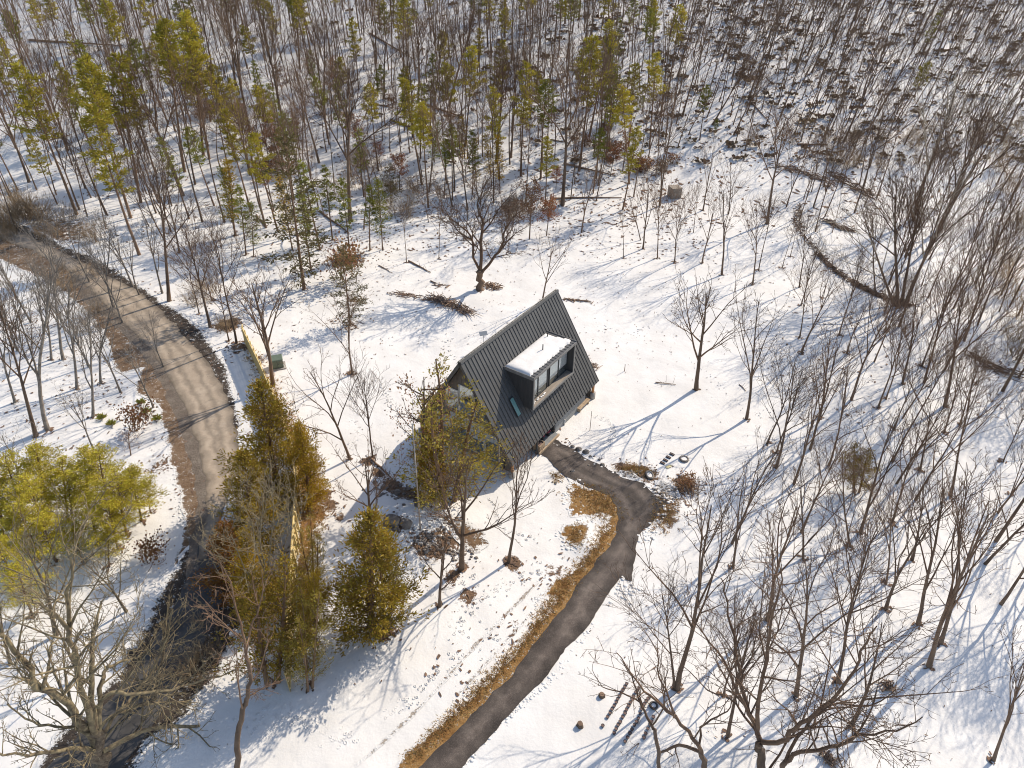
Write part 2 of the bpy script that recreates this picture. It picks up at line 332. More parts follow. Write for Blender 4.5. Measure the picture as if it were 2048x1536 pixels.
# ------------------------------------------------------------------ flat sheets on the ground
def patch(name, pts, mat, lift, jit=.12, step=.3, inner=.45, kind='structure', crop='P', seed=1, rimscale=1):
    rg = random.Random(seed); W = [G(x, y, crop) for x, y in pts]; out = []
    for i, a in enumerate(W):
        b2 = W[(i+1) % len(W)]; d = (b2-a); L = math.hypot(d.x, d.y); n = max(1, int(L/step))
        for k in range(n):
            p = a+d*(k/n); nz = mnoise.noise(Vector((p.x*.7, p.y*.7, seed)))*jit*2.2+mnoise.noise(Vector((p.x*3, p.y*3, seed+5)))*jit
            if L: out.append((p.x-d.y/L*nz, p.y+d.x/L*nz))
    n = len(out); xs = [p[0] for p in out]; ys = [p[1] for p in out]; P2 = [Vector(p) for p in out]
    A = np.array(out); B2 = np.roll(A, -1, 0)
    gxs, gys = np.meshgrid(np.arange(min(xs), max(xs), inner), np.arange(min(ys), max(ys), inner)); pt = np.stack([gxs.ravel(), gys.ravel()], 1)
    pt = pt+RG.uniform(-.1, .1, pt.shape)*inner
    def dist(q):
        ab = B2-A; best = np.full(len(q), 1e9)
        for i in range(len(A)):
            l = (ab[i]**2).sum()+1e-9; t = np.clip(((q-A[i])@ab[i])/l, 0, 1); dd = np.hypot(*(q-A[i]-t[:, None]*ab[i]).T); best = np.minimum(best, dd)
        return best
    dd = dist(pt); pt = pt[dd > inner*.3]
    P2 += [Vector((float(a), float(b))) for a, b in pt]
    co, ed, fa, _, _, _ = delaunay_2d_cdt(P2, [(i, (i+1) % n) for i in range(n)], [], 1, 1e-4)
    me = mk(name, [(c.x, c.y, hz(c.x, c.y)+lift) for c in co], [tuple(f) for f in fa], mat, True)
    rim = dist(np.array([(c.x, c.y) for c in co]))*rimscale
    a = me.attributes.new('rim', 'FLOAT', 'POINT'); a.data.foreach_set('value', rim.astype(np.float32))
    return tag(link(name, me), kind=kind)
road_r = [(-60, 425), (0, 446), (60, 472), (113, 500), (191, 538), (273, 579), (328, 626), (376, 681), (413, 719), (441, 767), (461, 808), (474, 870), (478, 940), (474, 1010), (470, 1080), (455, 1160), (430, 1240), (385, 1330), (320, 1430), (250, 1530), (150, 1660)]
road_l = [(-60, 480), (0, 478), (62, 500), (130, 538), (191, 589), (239, 637), (301, 698), (328, 739), (369, 808), (390, 869), (410, 944), (415, 1013), (408, 1060), (392, 1120), (360, 1190), (322, 1260), (262, 1350), (190, 1430), (110, 1520), (20, 1640)]
mid_ = [((a[0]+b2[0])/2, (a[1]+b2[1])/2) for a, b2 in zip([road_r[int(i*(len(road_r)-1)/19)] for i in range(20)], [road_l[int(i*(len(road_l)-1)/19)] for i in range(20)])]
patch('gravel_road', road_r[:13]+[(412, 1120)]+road_l[:14][::-1], M['road'], .035, .12, .3, .35, seed=3)
patch('painted_shade_road', [(482, 1085)]+road_r[11:]+road_l[12:][::-1]+[(400, 1070)], M['road_painted_shade'], .03, .1, .3, .6, seed=33)  # lower road, its colour darkened to stand for the cedars' shade
VO = [(75, 1500), (150, 1420), (230, 1330), (290, 1240), (335, 1150), (355, 1095), (369, 1045), (362, 1013), (355, 978), (335, 927), (338, 893), (321, 835), (308, 801), (273, 790), (270, 770), (284, 736), (253, 746), (229, 746), (219, 700), (191, 643), (144, 599), (103, 568), (41, 538), (0, 520), (-60, 520)]
patch('road_verge', mid_[:-2]+VO[5:], M['verge'], .012, .16, .3, .45, seed=4)
patch('road_shoulder', mid_[3:16]+[(370, 1130), (380, 1080), (392, 1040), (393, 1010), (388, 960), (374, 905), (355, 845), (335, 795), (312, 745), (272, 695), (225, 648), (165, 600)], M['shoulder'], .02, .16, .3, .45, seed=41)
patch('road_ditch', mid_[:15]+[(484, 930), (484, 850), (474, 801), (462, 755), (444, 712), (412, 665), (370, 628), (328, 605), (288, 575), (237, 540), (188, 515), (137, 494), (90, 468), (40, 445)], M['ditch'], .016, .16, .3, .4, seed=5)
patch('painted_shade_verge', [(400, 1070), (357, 1110), (330, 1170), (298, 1230), (255, 1310), (180, 1410), (90, 1500), (20, 1590), (190, 1640), (270, 1530), (350, 1450), (410, 1390), (470, 1300), (505, 1230), (520, 1140), (500, 1080)], M['ditch'], .018, .22, .3, .4, seed=6)  # dark rubble edges, with the cedars' shade painted into the same colour
drive = [(1082, 908), (1098, 921), (1113, 938), (1130, 953), (1162, 966), (1192, 981), (1216, 991), (1236, 1015), (1237, 1034), (1233, 1060), (1219, 1091), (1189, 1126), (1151, 1180), (1117, 1228), (1059, 1300), (1008, 1365), (930, 1445), (835, 1536), (700, 1680),
         (815, 1680), (922, 1536), (1030, 1420), (1076, 1368), (1144, 1286), (1189, 1235), (1219, 1187), (1240, 1156), (1264, 1163), (1269, 1098), (1288, 1057), (1336, 1006), (1308, 990), (1288, 965), (1237, 951), (1206, 931), (1175, 917), (1148, 900), (1109, 878)]
patch('driveway', drive, M['drive'], .03, .10, .3, .35, seed=7)
patch('dry_grass_verge', [(1262, 1010), (1262, 1034), (1258, 1066), (1240, 1102), (1205, 1145), (1170, 1200), (1140, 1245), (1085, 1315), (1030, 1385), (955, 1465), (865, 1540), (730, 1682), (630, 1682), (775, 1536), (860, 1465), (905, 1425), (956, 1378), (994, 1337), (1042, 1276), (1088, 1232), (1112, 1196), (1069, 1196), (1103, 1170), (1144, 1136), (1189, 1091), (1210, 1064), (1214, 1033), (1190, 1030), (1141, 1035), (1134, 1006), (1144, 979), (1134, 951), (1155, 965), (1175, 979), (1200, 965), (1240, 980)], M['grass'], .014, .16, .3, .4, seed=8)
patch('dry_grass_patch', [(1127, 1050), (1175, 1044), (1180, 1060), (1168, 1085), (1155, 1098), (1120, 1074)], M['grass'], .024, .14, .25, .3, seed=9)
patch('dry_grass_patch', [(1100, 944), (1112, 944), (1127, 957), (1126, 966), (1108, 958)], M['grass'], .024, .12, .2, .25, seed=10)
patch('dry_grass_patch', [(497, 690), (508, 712), (525, 721), (518, 741), (542, 757), (535, 782), (552, 769), (560, 795), (585, 850), (610, 900), (632, 955), (652, 1013), (655, 1035), (635, 1062), (622, 1120), (640, 1200), (630, 1290), (590, 1330), (590, 1100), (597, 990), (575, 880), (549, 814)], M['grass'], .02, .14, .25, .4, seed=11)
patch('leaf_patch', [(455, 690), (478, 683), (498, 690), (506, 712), (490, 702), (462, 703)], M['verge'], .022, .12, .25, .3, seed=12)
patch('dirt_patch', [(864, 1023), (900, 1030), (940, 1045), (965, 1060), (981, 1088), (960, 1108), (925, 1096), (905, 1071), (880, 1050)], M['dirt'], .03, .16, .25, .3, seed=13)
patch('slush_patch', [(1308, 960), (1330, 963), (1355, 975), (1358, 995), (1335, 1003), (1312, 985)], M['slush'], .04, .14, .25, .3, seed=14)
patch('slush_patch', [(1238, 941), (1262, 943), (1287, 958), (1285, 968), (1240, 953)], M['slush'], .04, .1, .25, .3, seed=15)
def track(name, pts, wd, mat, seed):
    W = [G(*p) for p in pts]; a = []; b2 = []
    for i, p in enumerate(W):
        d = (W[min(i+1, len(W)-1)]-W[max(i-1, 0)]); d.z = 0; d.normalize(); n = Vector((-d.y, d.x, 0)); a.append(topix(p+n*wd)); b2.append(topix(p-n*wd))
    return patch(name, a+b2[::-1], mat, .012, .04, .3, .15, seed=seed)
track('tyre_track', [(1076, 1163), (1010, 1232), (939, 1303), (880, 1372), (830, 1425), (760, 1490), (690, 1550)], .13, M['rut'], 20)
track('tyre_track', [(1062, 1228), (1010, 1285), (960, 1340), (915, 1389)], .10, M['rut'], 21)
track('foot_trail', [(735, 908), (748, 925), (765, 940), (785, 958)], .16, M['dirt'], 22)

# ------------------------------------------------------------------ cabin
CB = Vector((-.059, 51.152, 0)); YAW = radians(56.3)
L, Wd, RH, EZ = 14.33, 10.12, 8.06, 1.6
cab = empty('cabin', CB, YAW); tag(cab, 'steep A-frame cabin with dark standing seam metal roof and a boxy dormer', 'cabin')
HL, HW = L/2, Wd/2; SL = math.hypot(HW, RH)
def rz(y): return EZ+RH*(1-abs(y)/HW)
def slope_pt(x, s, out, sgn):
    """s metres down from the ridge, out metres off the roof plane; sgn -1 = right slope"""
    uy, uz = HW/SL, -RH/SL; ny_, nz_ = RH/SL, HW/SL
    return (x, sgn*(s*uy+out*ny_), EZ+RH+s*uz+out*nz_)
for sgn, nm in ((-1, 'roof'), (1, 'roof')):
    mb = MB()
    mb.hexa([slope_pt(-HL, SL, -.16, sgn), slope_pt(HL, SL, -.16, sgn), slope_pt(HL, 0.02, -.16, sgn), slope_pt(-HL, 0.02, -.16, sgn), slope_pt(-HL, SL, 0, sgn), slope_pt(HL, SL, 0, sgn), slope_pt(HL, 0.02, 0, sgn), slope_pt(-HL, 0.02, 0, sgn)])
    ro = mb.build('roof', M['roof'], cab); mb = MB(); ns = 35
    for i in range(1, ns):
        x = -HL+L*i/ns
        mb.hexa([slope_pt(x-.014, SL, .002, sgn), slope_pt(x+.014, SL, .002, sgn), slope_pt(x+.014, .05, .002, sgn), slope_pt(x-.014, .05, .002, sgn), slope_pt(x-.014, SL, .05, sgn), slope_pt(x+.014, SL, .05, sgn), slope_pt(x+.014, .05, .05, sgn), slope_pt(x-.014, .05, .05, sgn)])
    mb.build('standing_seam', M['roof'], ro)
    for x0, x1 in ((-HL-.05, -HL-.003), (HL+.003, HL+.05)):
        mb = MB(); mb.hexa([slope_pt(x0, SL+.02, -.24, sgn), slope_pt(x1, SL+.02, -.24, sgn), slope_pt(x1, 0, -.24, sgn), slope_pt(x0, 0, -.24, sgn), slope_pt(x0, SL+.02, .03, sgn), slope_pt(x1, SL+.02, .03, sgn), slope_pt(x1, 0, .03, sgn), slope_pt(x0, 0, .03, sgn)]); mb.build('rake_trim', M['roof'], ro)
mb = MB()
for sgn in (-1, 1):
    mb.hexa([slope_pt(-HL-.06, .22, .08, sgn), slope_pt(HL+.06, .22, .08, sgn), slope_pt(HL+.06, 0, .08, sgn), slope_pt(-HL-.06, 0, .08, sgn), slope_pt(-HL-.06, .22, .11, sgn), slope_pt(HL+.06, .22, .11, sgn), slope_pt(HL+.06, 0, .13, sgn), slope_pt(-HL-.06, 0, .13, sgn)])
mb.build('ridge_cap', M['roof'], cab)
# gable walls
for gxx, s in ((-HL+.7, -1), (HL-.5, 1)):
    mb = MB(); yb = HW*(1-(.25)/RH)-.55; zt = rz(0)-.35
    def gz(y): return rz(y)-.33
    ybm = HW-.45
    P = [(-ybm, -.3), (ybm, -.3), (ybm, gz(ybm)), (0, gz(0)), (-ybm, gz(ybm))]
    n = len(mb.V); mb.V += [(gxx-s*.15, y, z) for y, z in P]+[(gxx, y, z) for y, z in P]
    mb.F += [tuple(n+i for i in range(5)), tuple(n+5+i for i in range(5))[::-1]]+[(n+i, n+(i+1) % 5, n+5+(i+1) % 5, n+5+i) for i in range(5)]
    y = -ybm+.3
    while y < ybm:
        if s > 0 or not (-2.4 < y < 2.4): mb.box(min(gxx+s*.002, gxx+s*.03), max(gxx+s*.002, gxx+s*.03), y-.025, y+.025, -.2, gz(y)-.06)
        elif gz(y) > 7.3: mb.box(min(gxx+s*.002, gxx+s*.03), max(gxx+s*.002, gxx+s*.03), y-.025, y+.025, 7.05, gz(y)-.06)
        y += .4
    mb.build('gable_wall', M['gable'], cab)
def window(parent, p0, ux, uz, w_, h_, fmat, out, fr=.07, blind=0, mull=0):
    """window in the plane p0 + ux*a + uz*b, facing out"""
    p0, ux, uz, out = map(Vector, (p0, ux, uz, out))
    def bx(mb, a0, a1, b0, b1, c0, c1):
        P = [p0+ux*a+uz*b_+out*c for c in (c0, c1) for a, b_ in ((a0, b0), (a1, b0), (a1, b1), (a0, b1))]; mb.hexa(P)
    mb = MB(); bx(mb, 0, fr, 0, h_, .0, .06); bx(mb, w_-fr, w_, 0, h_, 0, .06); bx(mb, fr, w_-fr, 0, fr, 0, .06); bx(mb, fr, w_-fr, h_-fr, h_, 0, .06)
    for k in range(mull):
        a = w_*(k+1)/(mull+1); bx(mb, a-fr*.4, a+fr*.4, fr, h_-fr, .0, .05)
    wn = mb.build('window', fmat, parent)
    mb = MB(); bx(mb, fr, w_-fr, fr, h_-fr, .015, .025); mb.build('pane', M['glass'], wn)
    mb = MB(); bx(mb, fr*.5, w_-fr*.5, fr*.5, h_-fr*.5, .001, .004); mb.build('dark_interior', M['room'], wn)
    if blind: mb = MB(); bx(mb, fr, w_-fr, h_*(1-blind), h_-fr, .006, .010); mb.build('blind', M['blind'], wn)
    return wn
gxf = -HL+.7
for y0, w_, z0, h_, bl in ((-2.15, 1.35, 4.2, 2.0, .0), (-.75, 1.5, 4.2, 2.7, .35), (.8, 1.35, 4.2, 2.0, .5), (-3.3, 1.5, .5, 2.6, .3), (-1.75, 1.7, .5, 3.2, .55), (.05, 1.7, .5, 3.2, .4), (1.8, 1.5, .5, 2.6, .5)):
    window(cab, (gxf-.01, y0, z0), (0, 1, 0), (0, 0, 1), w_, h_, M['wframe'], (-1, 0, 0), blind=bl)
for y0 in (-2.2, .4): window(cab, (HL-.49, y0, 1.2), (0, 1, 0), (0, 0, 1), 1.8, 2.2, M['frame'], (1, 0, 0))
# side walls under the eaves, entry recess, floor
mb = MB(); mb.box(-.05, HL-1.9, -HW+.32, -HW+.5, -.35, 2.05); mb.build('side_wall', M['greywall'], cab)
mb = MB(); mb.box(-HL+.7, -3.3, -HW+1.2, -HW+1.4, -.35, 2.7); mb.box(-.23, -.05, -HW+.34, -HW+1.9, -.35, 2.2); mb.box(-3.3, -.05, -HW+1.75, -HW+1.9, -.3, 3.6); mb.build('entry_wall', M['siding'], cab)
mb = MB(); mb.box(-HL+.7, HL-.5, HW-.5, HW-.34, -.35, 1.7); mb.build('side_wall', M['greywall'], cab)
mb = MB(); mb.box(-HL+.72, HL-.52, -HW+1.0, HW-.55, -.3, .32); mb.build('floor_slab', M['concrete'], cab)
mb = MB(); mb.box(-3.2, -.1, -HW-.05, -HW+1.74, -.2, .16); pt_ = mb.build('porch', M['greywall'], cab); mb = MB(); mb.box(-3.3, -.06, -HW-.17, -HW-.055, -.1, .2); mb.build('porch_edge', M['timber'], pt_)
mb = MB(); mb.box(-2.2, -1.3, -HW+1.70, -HW+1.745, .17, 2.2); dr = mb.build('door', M['timber'], cab); mb = MB(); mb.box(-2.12, -2.06, -HW+1.66, -HW+1.70, 1.1, 1.25); mb.build('handle', M['metal'], dr)
mb = MB(); mb.tube([(1.5, -HW+.27, -.1), (1.5, -HW+.27, .55)], .06); mb.build('pipe', M['wframe'], cab, True)
for i, (x, y) in enumerate(((-HL+.35, -HW+.3), (-HL+.35, HW-.3), (HL-.55, -HW+.25), (HL-.4, HW-.3))):
    mb = MB(); mb.tube([(x, y, -.4), (x, y, .55)], .28, 12); pr = mb.build('pier', M['concrete'], cab, True)
    mb = MB(); mb.tube([(x, y, .551), (x, y, rz(y)-.2)], .13, 10); mb.build('post', M['orange'], pr, True)
mb = MB(); mb.box(-3.35, -3.2, -HW+.1, -HW+.25, -.2, 1.75); mb.build('porch_post', M['siding'], cab)
# skylight
mb = MB()
def sl(x, s, o): return slope_pt(x, s, o, -1)
s0, s1, x0, x1 = 5.02, 6.6, -4.32, -3.88
for a0, a1, b0, b1 in ((x0-.05, x0, s0-.05, s1+.05), (x1, x1+.05, s0-.05, s1+.05), (x0, x1, s0-.05, s0), (x0, x1, s1, s1+.05)):
    mb.hexa([sl(a0, b0, .08), sl(a1, b0, .08), sl(a1, b1, .08), sl(a0, b1, .08), sl(a0, b0, .14), sl(a1, b0, .14), sl(a1, b1, .14), sl(a0, b1, .14)])
sk = mb.build('skylight', M['frame'], cab); mb = MB(); mb.hexa([sl(x0, s0, .09), sl(x1, s0, .09), sl(x1, s1, .09), sl(x0, s1, .09), sl(x0, s0, .12), sl(x1, s0, .12), sl(x1, s1, .12), sl(x0, s1, .12)]); mb.build('pane', M['sky_glass'], sk)
# dormer
DX0, DX1, DY, DT, DB = -3.1, 3.5, -4.2, 7.35, 4.28
def ry(z): return -HW*(1-(z-EZ)/RH)     # y of the right slope at height z
th = .13; dm = empty('dormer', (0, 0, 0)); dm.parent = cab
for xa, xb in ((DX0, DX0+th), (DX1-th, DX1)):
    mb = MB(); pr = [(DY, DB), (DY, DT), (ry(DT)+.1, DT), (ry(DB)+.1, DB)]
    n = 0; mb.V = [(xa, y, z) for y, z in pr]+[(xb, y, z) for y, z in pr]; mb.F = [(0, 1, 2, 3), (7, 6, 5, 4)]+[(i, 4+i, 4+(i+1) % 4, (i+1) % 4) for i in range(4)]
    xo = xa-.015 if xa == DX0 else xb+.002
    y = DY+.3
    while y < ry(DT)-.1:
        zb = max(DB+.02, rz(y)+.05); mb.box(xo, xo+.013, y-.012, y+.012, zb, DT-.12); y += .28
    mb.build('dormer_wall', M['siding'], dm)
mb = MB(); mb.box(DX0-.06, DX1+.06, DY-.06, ry(DT)+.35, DT+.002, DT+.16); dr_ = mb.build('dormer_roof', M['roof'], dm)
mb = MB(); x = DX0+.2
while x < DX1: mb.box(x-.02, x+.02, DY-.05, ry(DT)-.1, DT+.162, DT+.195); x += .405
mb.build('standing_seam', M['roof'], dr_)
mb = MB(); mb.box(DX0-.10, DX0-.065, DY-.10, ry(DT)+.1, DT-.06, DT+.25); mb.box(DX1+.065, DX1+.10, DY-.10, ry(DT)+.1, DT-.06, DT+.25); mb.box(DX0-.064, DX1+.064, DY-.10, DY-.065, DT-.06, DT+.17)
mb.build('fascia', M['trim'], dr_)
mb = MB(); mb.box(DX0+th+.003, DX1-th-.003, DY+.003, ry(DB)+.5, DB+.0, DB+.14); fl = mb.build('balcony_floor', M['deck'], dm)
mb = MB(); mb.box(DX0-.03, DX1+.03, DY-.07, DY-.003, DB-.02, DB+.17); mb.box(DX0-.03, DX0+th, DY-.07, DY-.003, DB+.171, DT-.062); mb.box(DX1-th, DX1+.03, DY-.07, DY-.003, DB+.171, DT-.062); mb.build('opening_trim', M['trim'], dm)
WY = DY+.58
mb = MB(); mb.box(DX0+th+.003, DX1-th-.003, WY+.03, WY+.15, DB+.142, DT-.002); bw = mb.build('back_wall', M['siding'], dm)
ww = (DX1-DX0-2*th-.5)/4
for i in range(4):
    xx = DX0+th+.06+i*(ww+.02)+(.32 if i > 1 else 0)
    window(dm, (xx, WY+.025, DB+.18), (1, 0, 0), (0, 0, 1), ww, DT-DB-.28, M['frame'], (0, -1, 0), fr=.05, blind=(.80, .79, .81, .74)[i])
mb = MB(); mb.box(-.25, -.1, DY+.1, WY-.02, DB+.145, DB+.2)
# snow on the dormer roof
xs = np.linspace(DX0+.02, DX1-.03, 70); ys = np.linspace(DY+.12, ry(DT)+.05, 46); rg = random.Random(5)
VV = []; 
for j, y in enumerate(ys):
    for i, x in enumerate(xs):
        u, v = i/69, j/45
        front = (y-(DY+.12)); seamd = abs(((x-DX0-.2+.2025) % .405)-.2025)
        e = min(u*6.6, (1-u)*6.6*(1 if v < .55 else .6)-(.18 if v > .3 else 0), (1-v)*2.6+.03, max(0, front-.22+.10*mnoise.noise(Vector((x*2.2, 1, 2)))-(.12-seamd)*.12)*1.6)
        hgt = .22*(1-math.exp(-max(0, e)*7.0)) if e > 0 else -.03
        hgt += .02*mnoise.noise(Vector((x*1.5, y*1.5, 0)))*(e > .1)
        VV.append((x, y, DT+.165+hgt))
FF = [(j*70+i, j*70+i+1, (j+1)*70+i+1, (j+1)*70+i) for j in range(45) for i in range(69)]
link('snow_cover', mk('snow_cover', VV, FF, M['snow'], True), dr_)
mb = MB()
for (x, y, h) in ((.55, -2.75, .85), (2.6, -1.95, .6)): mb.tube([(x, y, DT+.1), (x, y, DT+.3+h*.7)], .045, 10)
mb.build('vent_pipe', M['black'], dr_, True)
mb = MB(); rg = random.Random(9)
for i in range(9): mb.rock((DX0+.5+i*.24+rg.uniform(-.1, .1), DY+.28+rg.uniform(-.1, .12), DB+.16), .13, rg, .5)
mb.build('snow_remnant', M['snow'], fl, True)

# ------------------------------------------------------------------ things around the cabin
def cloc(x, y, z=None): p = CB+Vector((x*cos(YAW)-y*sin(YAW), x*sin(YAW)+y*cos(YAW), 0)); p.z = hz(p.x, p.y) if z is None else z; return p
o = empty('wood_bench', cloc(4.75, -HW+.25), YAW); tag(o, 'low plank bench under the eave at the right corner of the cabin', 'bench')
mb = MB()
for k in range(3): mb.box(-.95, .95, -.28+k*.2, -.1+k*.2, .42, .47)
mb.build('seat', M['timber'], o); 
for x in (-.8, .8): mb = MB(); mb.box(x-.05, x+.05, -.22, .28, -.05, .419); mb.build('leg', M['timber'], o)
o = empty('planter_box', cloc(-2.7, -HW-.0, .16), YAW); tag(o, 'brown wooden planter box on the cabin porch edge', 'planter')
mb = MB(); mb.box(-.4, .4, -.02, .03, 0, .6); mb.box(-.4, .4, .6, .65, 0, .6); mb.box(-.4, -.35, .031, .599, 0, .6); mb.box(.35, .4, .031, .599, 0, .6); mb.build('box_side', M['timber'], o)
mb = MB(); mb.box(-.349, .349, .031, .599, .02, .5); mb.build('soil', M['soil'], o)
for k, (x, y) in enumerate(((-.75, -4.5), (-1.1, -4.2), (-1.5, -4.35))):
    o = empty('flower_pot', cloc(x, y, .16)); tag(o, ('flower pot with red blooms nearest the grey wall in the cabin entry', 'flower pot with red blooms in the middle of the cabin entry group', 'flower pot with red blooms closest to the planter in the cabin entry')[k], 'flower pot', 'flower pots in the entry')
    mb = MB(); mb.tube([(0, 0, 0), (0, 0, .3)], [.12, .17], 12); mb.build('pot', M['black'], o, True); mb = MB(); rg = random.Random(k)
    for q in range(16): mb.rock((rg.uniform(-.17, .17), rg.uniform(-.17, .17), .34+rg.random()*.16), .05, rg)
    mb.build('flowers', M['red'], o)
def pole(bx, by, tx, ty, r, label, name='pole', mat='pole', cat='pole'):
    B = G(bx, by); T = above(B, tx, ty); o = empty(name, B); mb = MB(); d = T-B; d.x *= .3; d.y *= .3
    mb.tube([(0, 0, -.2), tuple(d)], [r, r*.7], 8); mb.build('shaft', M[mat], o, True); mb = MB(); mb.rock(d+Vector((0, 0, .02)), r*1.5, random.Random(1)); mb.build('cap', M['metal'], o); tag(o, label, cat); return o
pole(841, 1060, 832, 848, .06, 'tall pale pole standing in front of the cabin beside the cedar')
pole(1179.7, 861, 1183.6, 823, .03, 'thin stake in the snow right of the cabin entry', 'stake', 'stick', 'stake')
pole(1249, 742, 1250, 729, .04, 'short dark stake alone on the snow far right of the dormer', 'stake', 'stick', 'stake')
# solar light behind the ridge
B = G(967, 697); o = empty('solar_light', B, radians(20)); tag(o, 'small solar panel on a thin post behind the roof ridge', 'solar light')
mb = MB(); mb.tube([(0, 0, -.2), (0, 0, 1.75)], .03); mb.build('post', M['metal'], o, True); mb = MB(); mb.hexa([(-.42, -.2, 1.7), (.42, -.2, 1.7), (.42, .2, 1.95), (-.42, .2, 1.95), (-.42, -.21, 1.74), (.42, -.21, 1.74), (.42, .19, 1.99), (-.42, .19, 1.99)]); mb.build('panel', M['solar'], o)
# green utility box
B = G(556, 733); o = empty('utility_box', B, radians(20)); o.scale = (.88, .88, .88); tag(o, 'green metal utility cabinet on the snow beside the yellow fence', 'utility box')
mb = MB(); mb.box(-.85, .85, -.75, .75, -.1, .1); mb.build('pad', M['concrete'], o)
mb = MB(); mb.box(-.62, .62, -.55, .55, .101, 1.1); mb.build('cabinet', M['green_metal'], o)
mb = MB(); mb.hexa([(-.67, -.6, 1.101), (.67, -.6, 1.101), (.67, .6, 1.101), (-.67, .6, 1.101), (-.6, -.53, 1.18), (.6, -.53, 1.18), (.6, .53, 1.26), (-.6, .53, 1.26)]); mb.build('lid', M['green_metal'], o)
mb = MB(); mb.box(-.02, .02, -.57, -.552, .15, 1.05); mb.box(.08, .16, -.59, -.552, .6, .68); mb.build('door_seam', M['frame'], o)
# timber fence along the road
fpx = [(489, 684), (505, 718), (524, 757), (549, 814), (572, 872), (588, 930), (596, 985), (596, 1040), (592, 1110), (587, 1200), (583, 1290), (580, 1385)]
FP = []
for i in range(len(fpx)-1):
    for k in range(3):
        a = k/3; FP.append(G(fpx[i][0]*(1-a)+fpx[i+1][0]*a, fpx[i][1]*(1-a)+fpx[i+1][1]*a))
FP.append(G(*fpx[-1])); FO = FP[0].copy(); fo = empty('fence', FO); tag(fo, 'long yellow timber board fence curving between the road and the cabin yard', 'fence')
FHt = 2.0
for i in range(len(FP)-1):
    a, b2 = FP[i]-FO, FP[i+1]-FO; d = (b2-a); d.z = 0; Ld = d.length; d.normalize(); n = Vector((d.y, -d.x, 0))
    if n.x < 0: n = -n
    if i % 1 == 0:
        mb = MB(); nb = max(1, int(Ld/.17)) if Ld < 3 else int(Ld/.2)
        for k in range(nb):
            p0 = a+(b2-a)*(k/nb)+d*.01; p1 = a+(b2-a)*((k+1)/nb)-d*.012; q = rnd.uniform(-.03, .03)
            mb.hexa([p0+Vector((0, 0, -.2)), p1+Vector((0, 0, -.2)), p1+n*.03+Vector((0, 0, -.2)), p0+n*.03+Vector((0, 0, -.2)), p0+Vector((0, 0, FHt+q)), p1+Vector((0, 0, FHt+q)), p1+n*.03+Vector((0, 0, FHt+q)), p0+n*.03+Vector((0, 0, FHt+q))])
        mb.build('fence_panel', M['fence'], fo)
    mb = MB()
    for zz in (.25, 1.0, 1.75):
        mb.hexa([a+n*.033+Vector((0, 0, zz)), b2-d*.06+n*.033+Vector((0, 0, zz)), b2-d*.06+n*.09+Vector((0, 0, zz)), a+n*.09+Vector((0, 0, zz)), a+n*.033+Vector((0, 0, zz+.12)), b2-d*.06+n*.033+Vector((0, 0, zz+.12)), b2-d*.06+n*.09+Vector((0, 0, zz+.12)), a+n*.09+Vector((0, 0, zz+.12))])
    mb.build('rail', M['rail'], fo)
    mb = MB(); c = a+n*.16; mb.box(c.x-.05, c.x+.05, c.y-.05, c.y+.05, c.z-.3, c.z+FHt+.08); mb.build('post', M['rail'], fo)

# garden pots in rows
potm = {}
mb = MB(); mb.tube([(0, 0, -.02), (0, 0, .28)], [.15, .2], 12, False); 
n0 = len(mb.V)
for j in range(12): q = 2*pi*j/12; mb.V.append((cos(q)*.2, sin(q)*.2, .28)); mb.V.append((cos(q)*.165, sin(q)*.165, .28)); mb.V.append((cos(q)*.16, sin(q)*.16, .2))
for j in range(12):
    a, b2 = n0+3*j, n0+3*((j+1) % 12); mb.F.append((a, b2, b2+1, a+1)); mb.F.append((a+1, b2+1, b2+2, a+2))
pot_me = mb.me('pot', M['black'], False); mb = MB(); mb.poly([(cos(2*pi*j/12)*.162, sin(2*pi*j/12)*.162, .225) for j in range(12)]); soil_me = mb.me('soil', M['soil'])
def ipx(x, y): return 1120+x/7.11, 1320+y/7.11
rows = [([(945, 347), (920, 390), (893, 434), (870, 470), (846, 520), (818, 563), (798, 610), (768, 660), (738, 707), (711, 762), (676, 816), (607, 940)], 'first, leftmost diagonal row'),
        ([(1118, 412), (1095, 440), (1075, 465), (1045, 522), (1024, 568), (1000, 612), (977, 660), (945, 712), (923, 765), (890, 817), (855, 885), (825, 930), (797, 985), (768, 1045)], 'second diagonal row'),
        ([(1277, 525), (1250, 555), (1224, 590), (1200, 632), (1178, 668), (1160, 705), (1138, 768), (1117, 835), (1088, 885), (1056, 932), (1022, 993), (992, 1048), (960, 1107), (925, 1165)], 'third, longest diagonal row'),
        ([(1325, 815), (1302, 880), (1280, 925), (1248, 982), (1216, 1052), (1192, 1110)], 'short fourth row on the right')]
for pts, nm in rows:
    for x, y in pts:
        p = G(*ipx(x, y)); o = empty('plant_pot', p, rnd.random()*6); tag(o, 'nursery pot of soil in the %s of pots' % nm, 'plant pot', 'nursery pots in rows on the snow')
        link('pot', pot_me, o); link('soil', soil_me, o); s = rnd.uniform(.50, .58); o.scale = (s, s, .34)
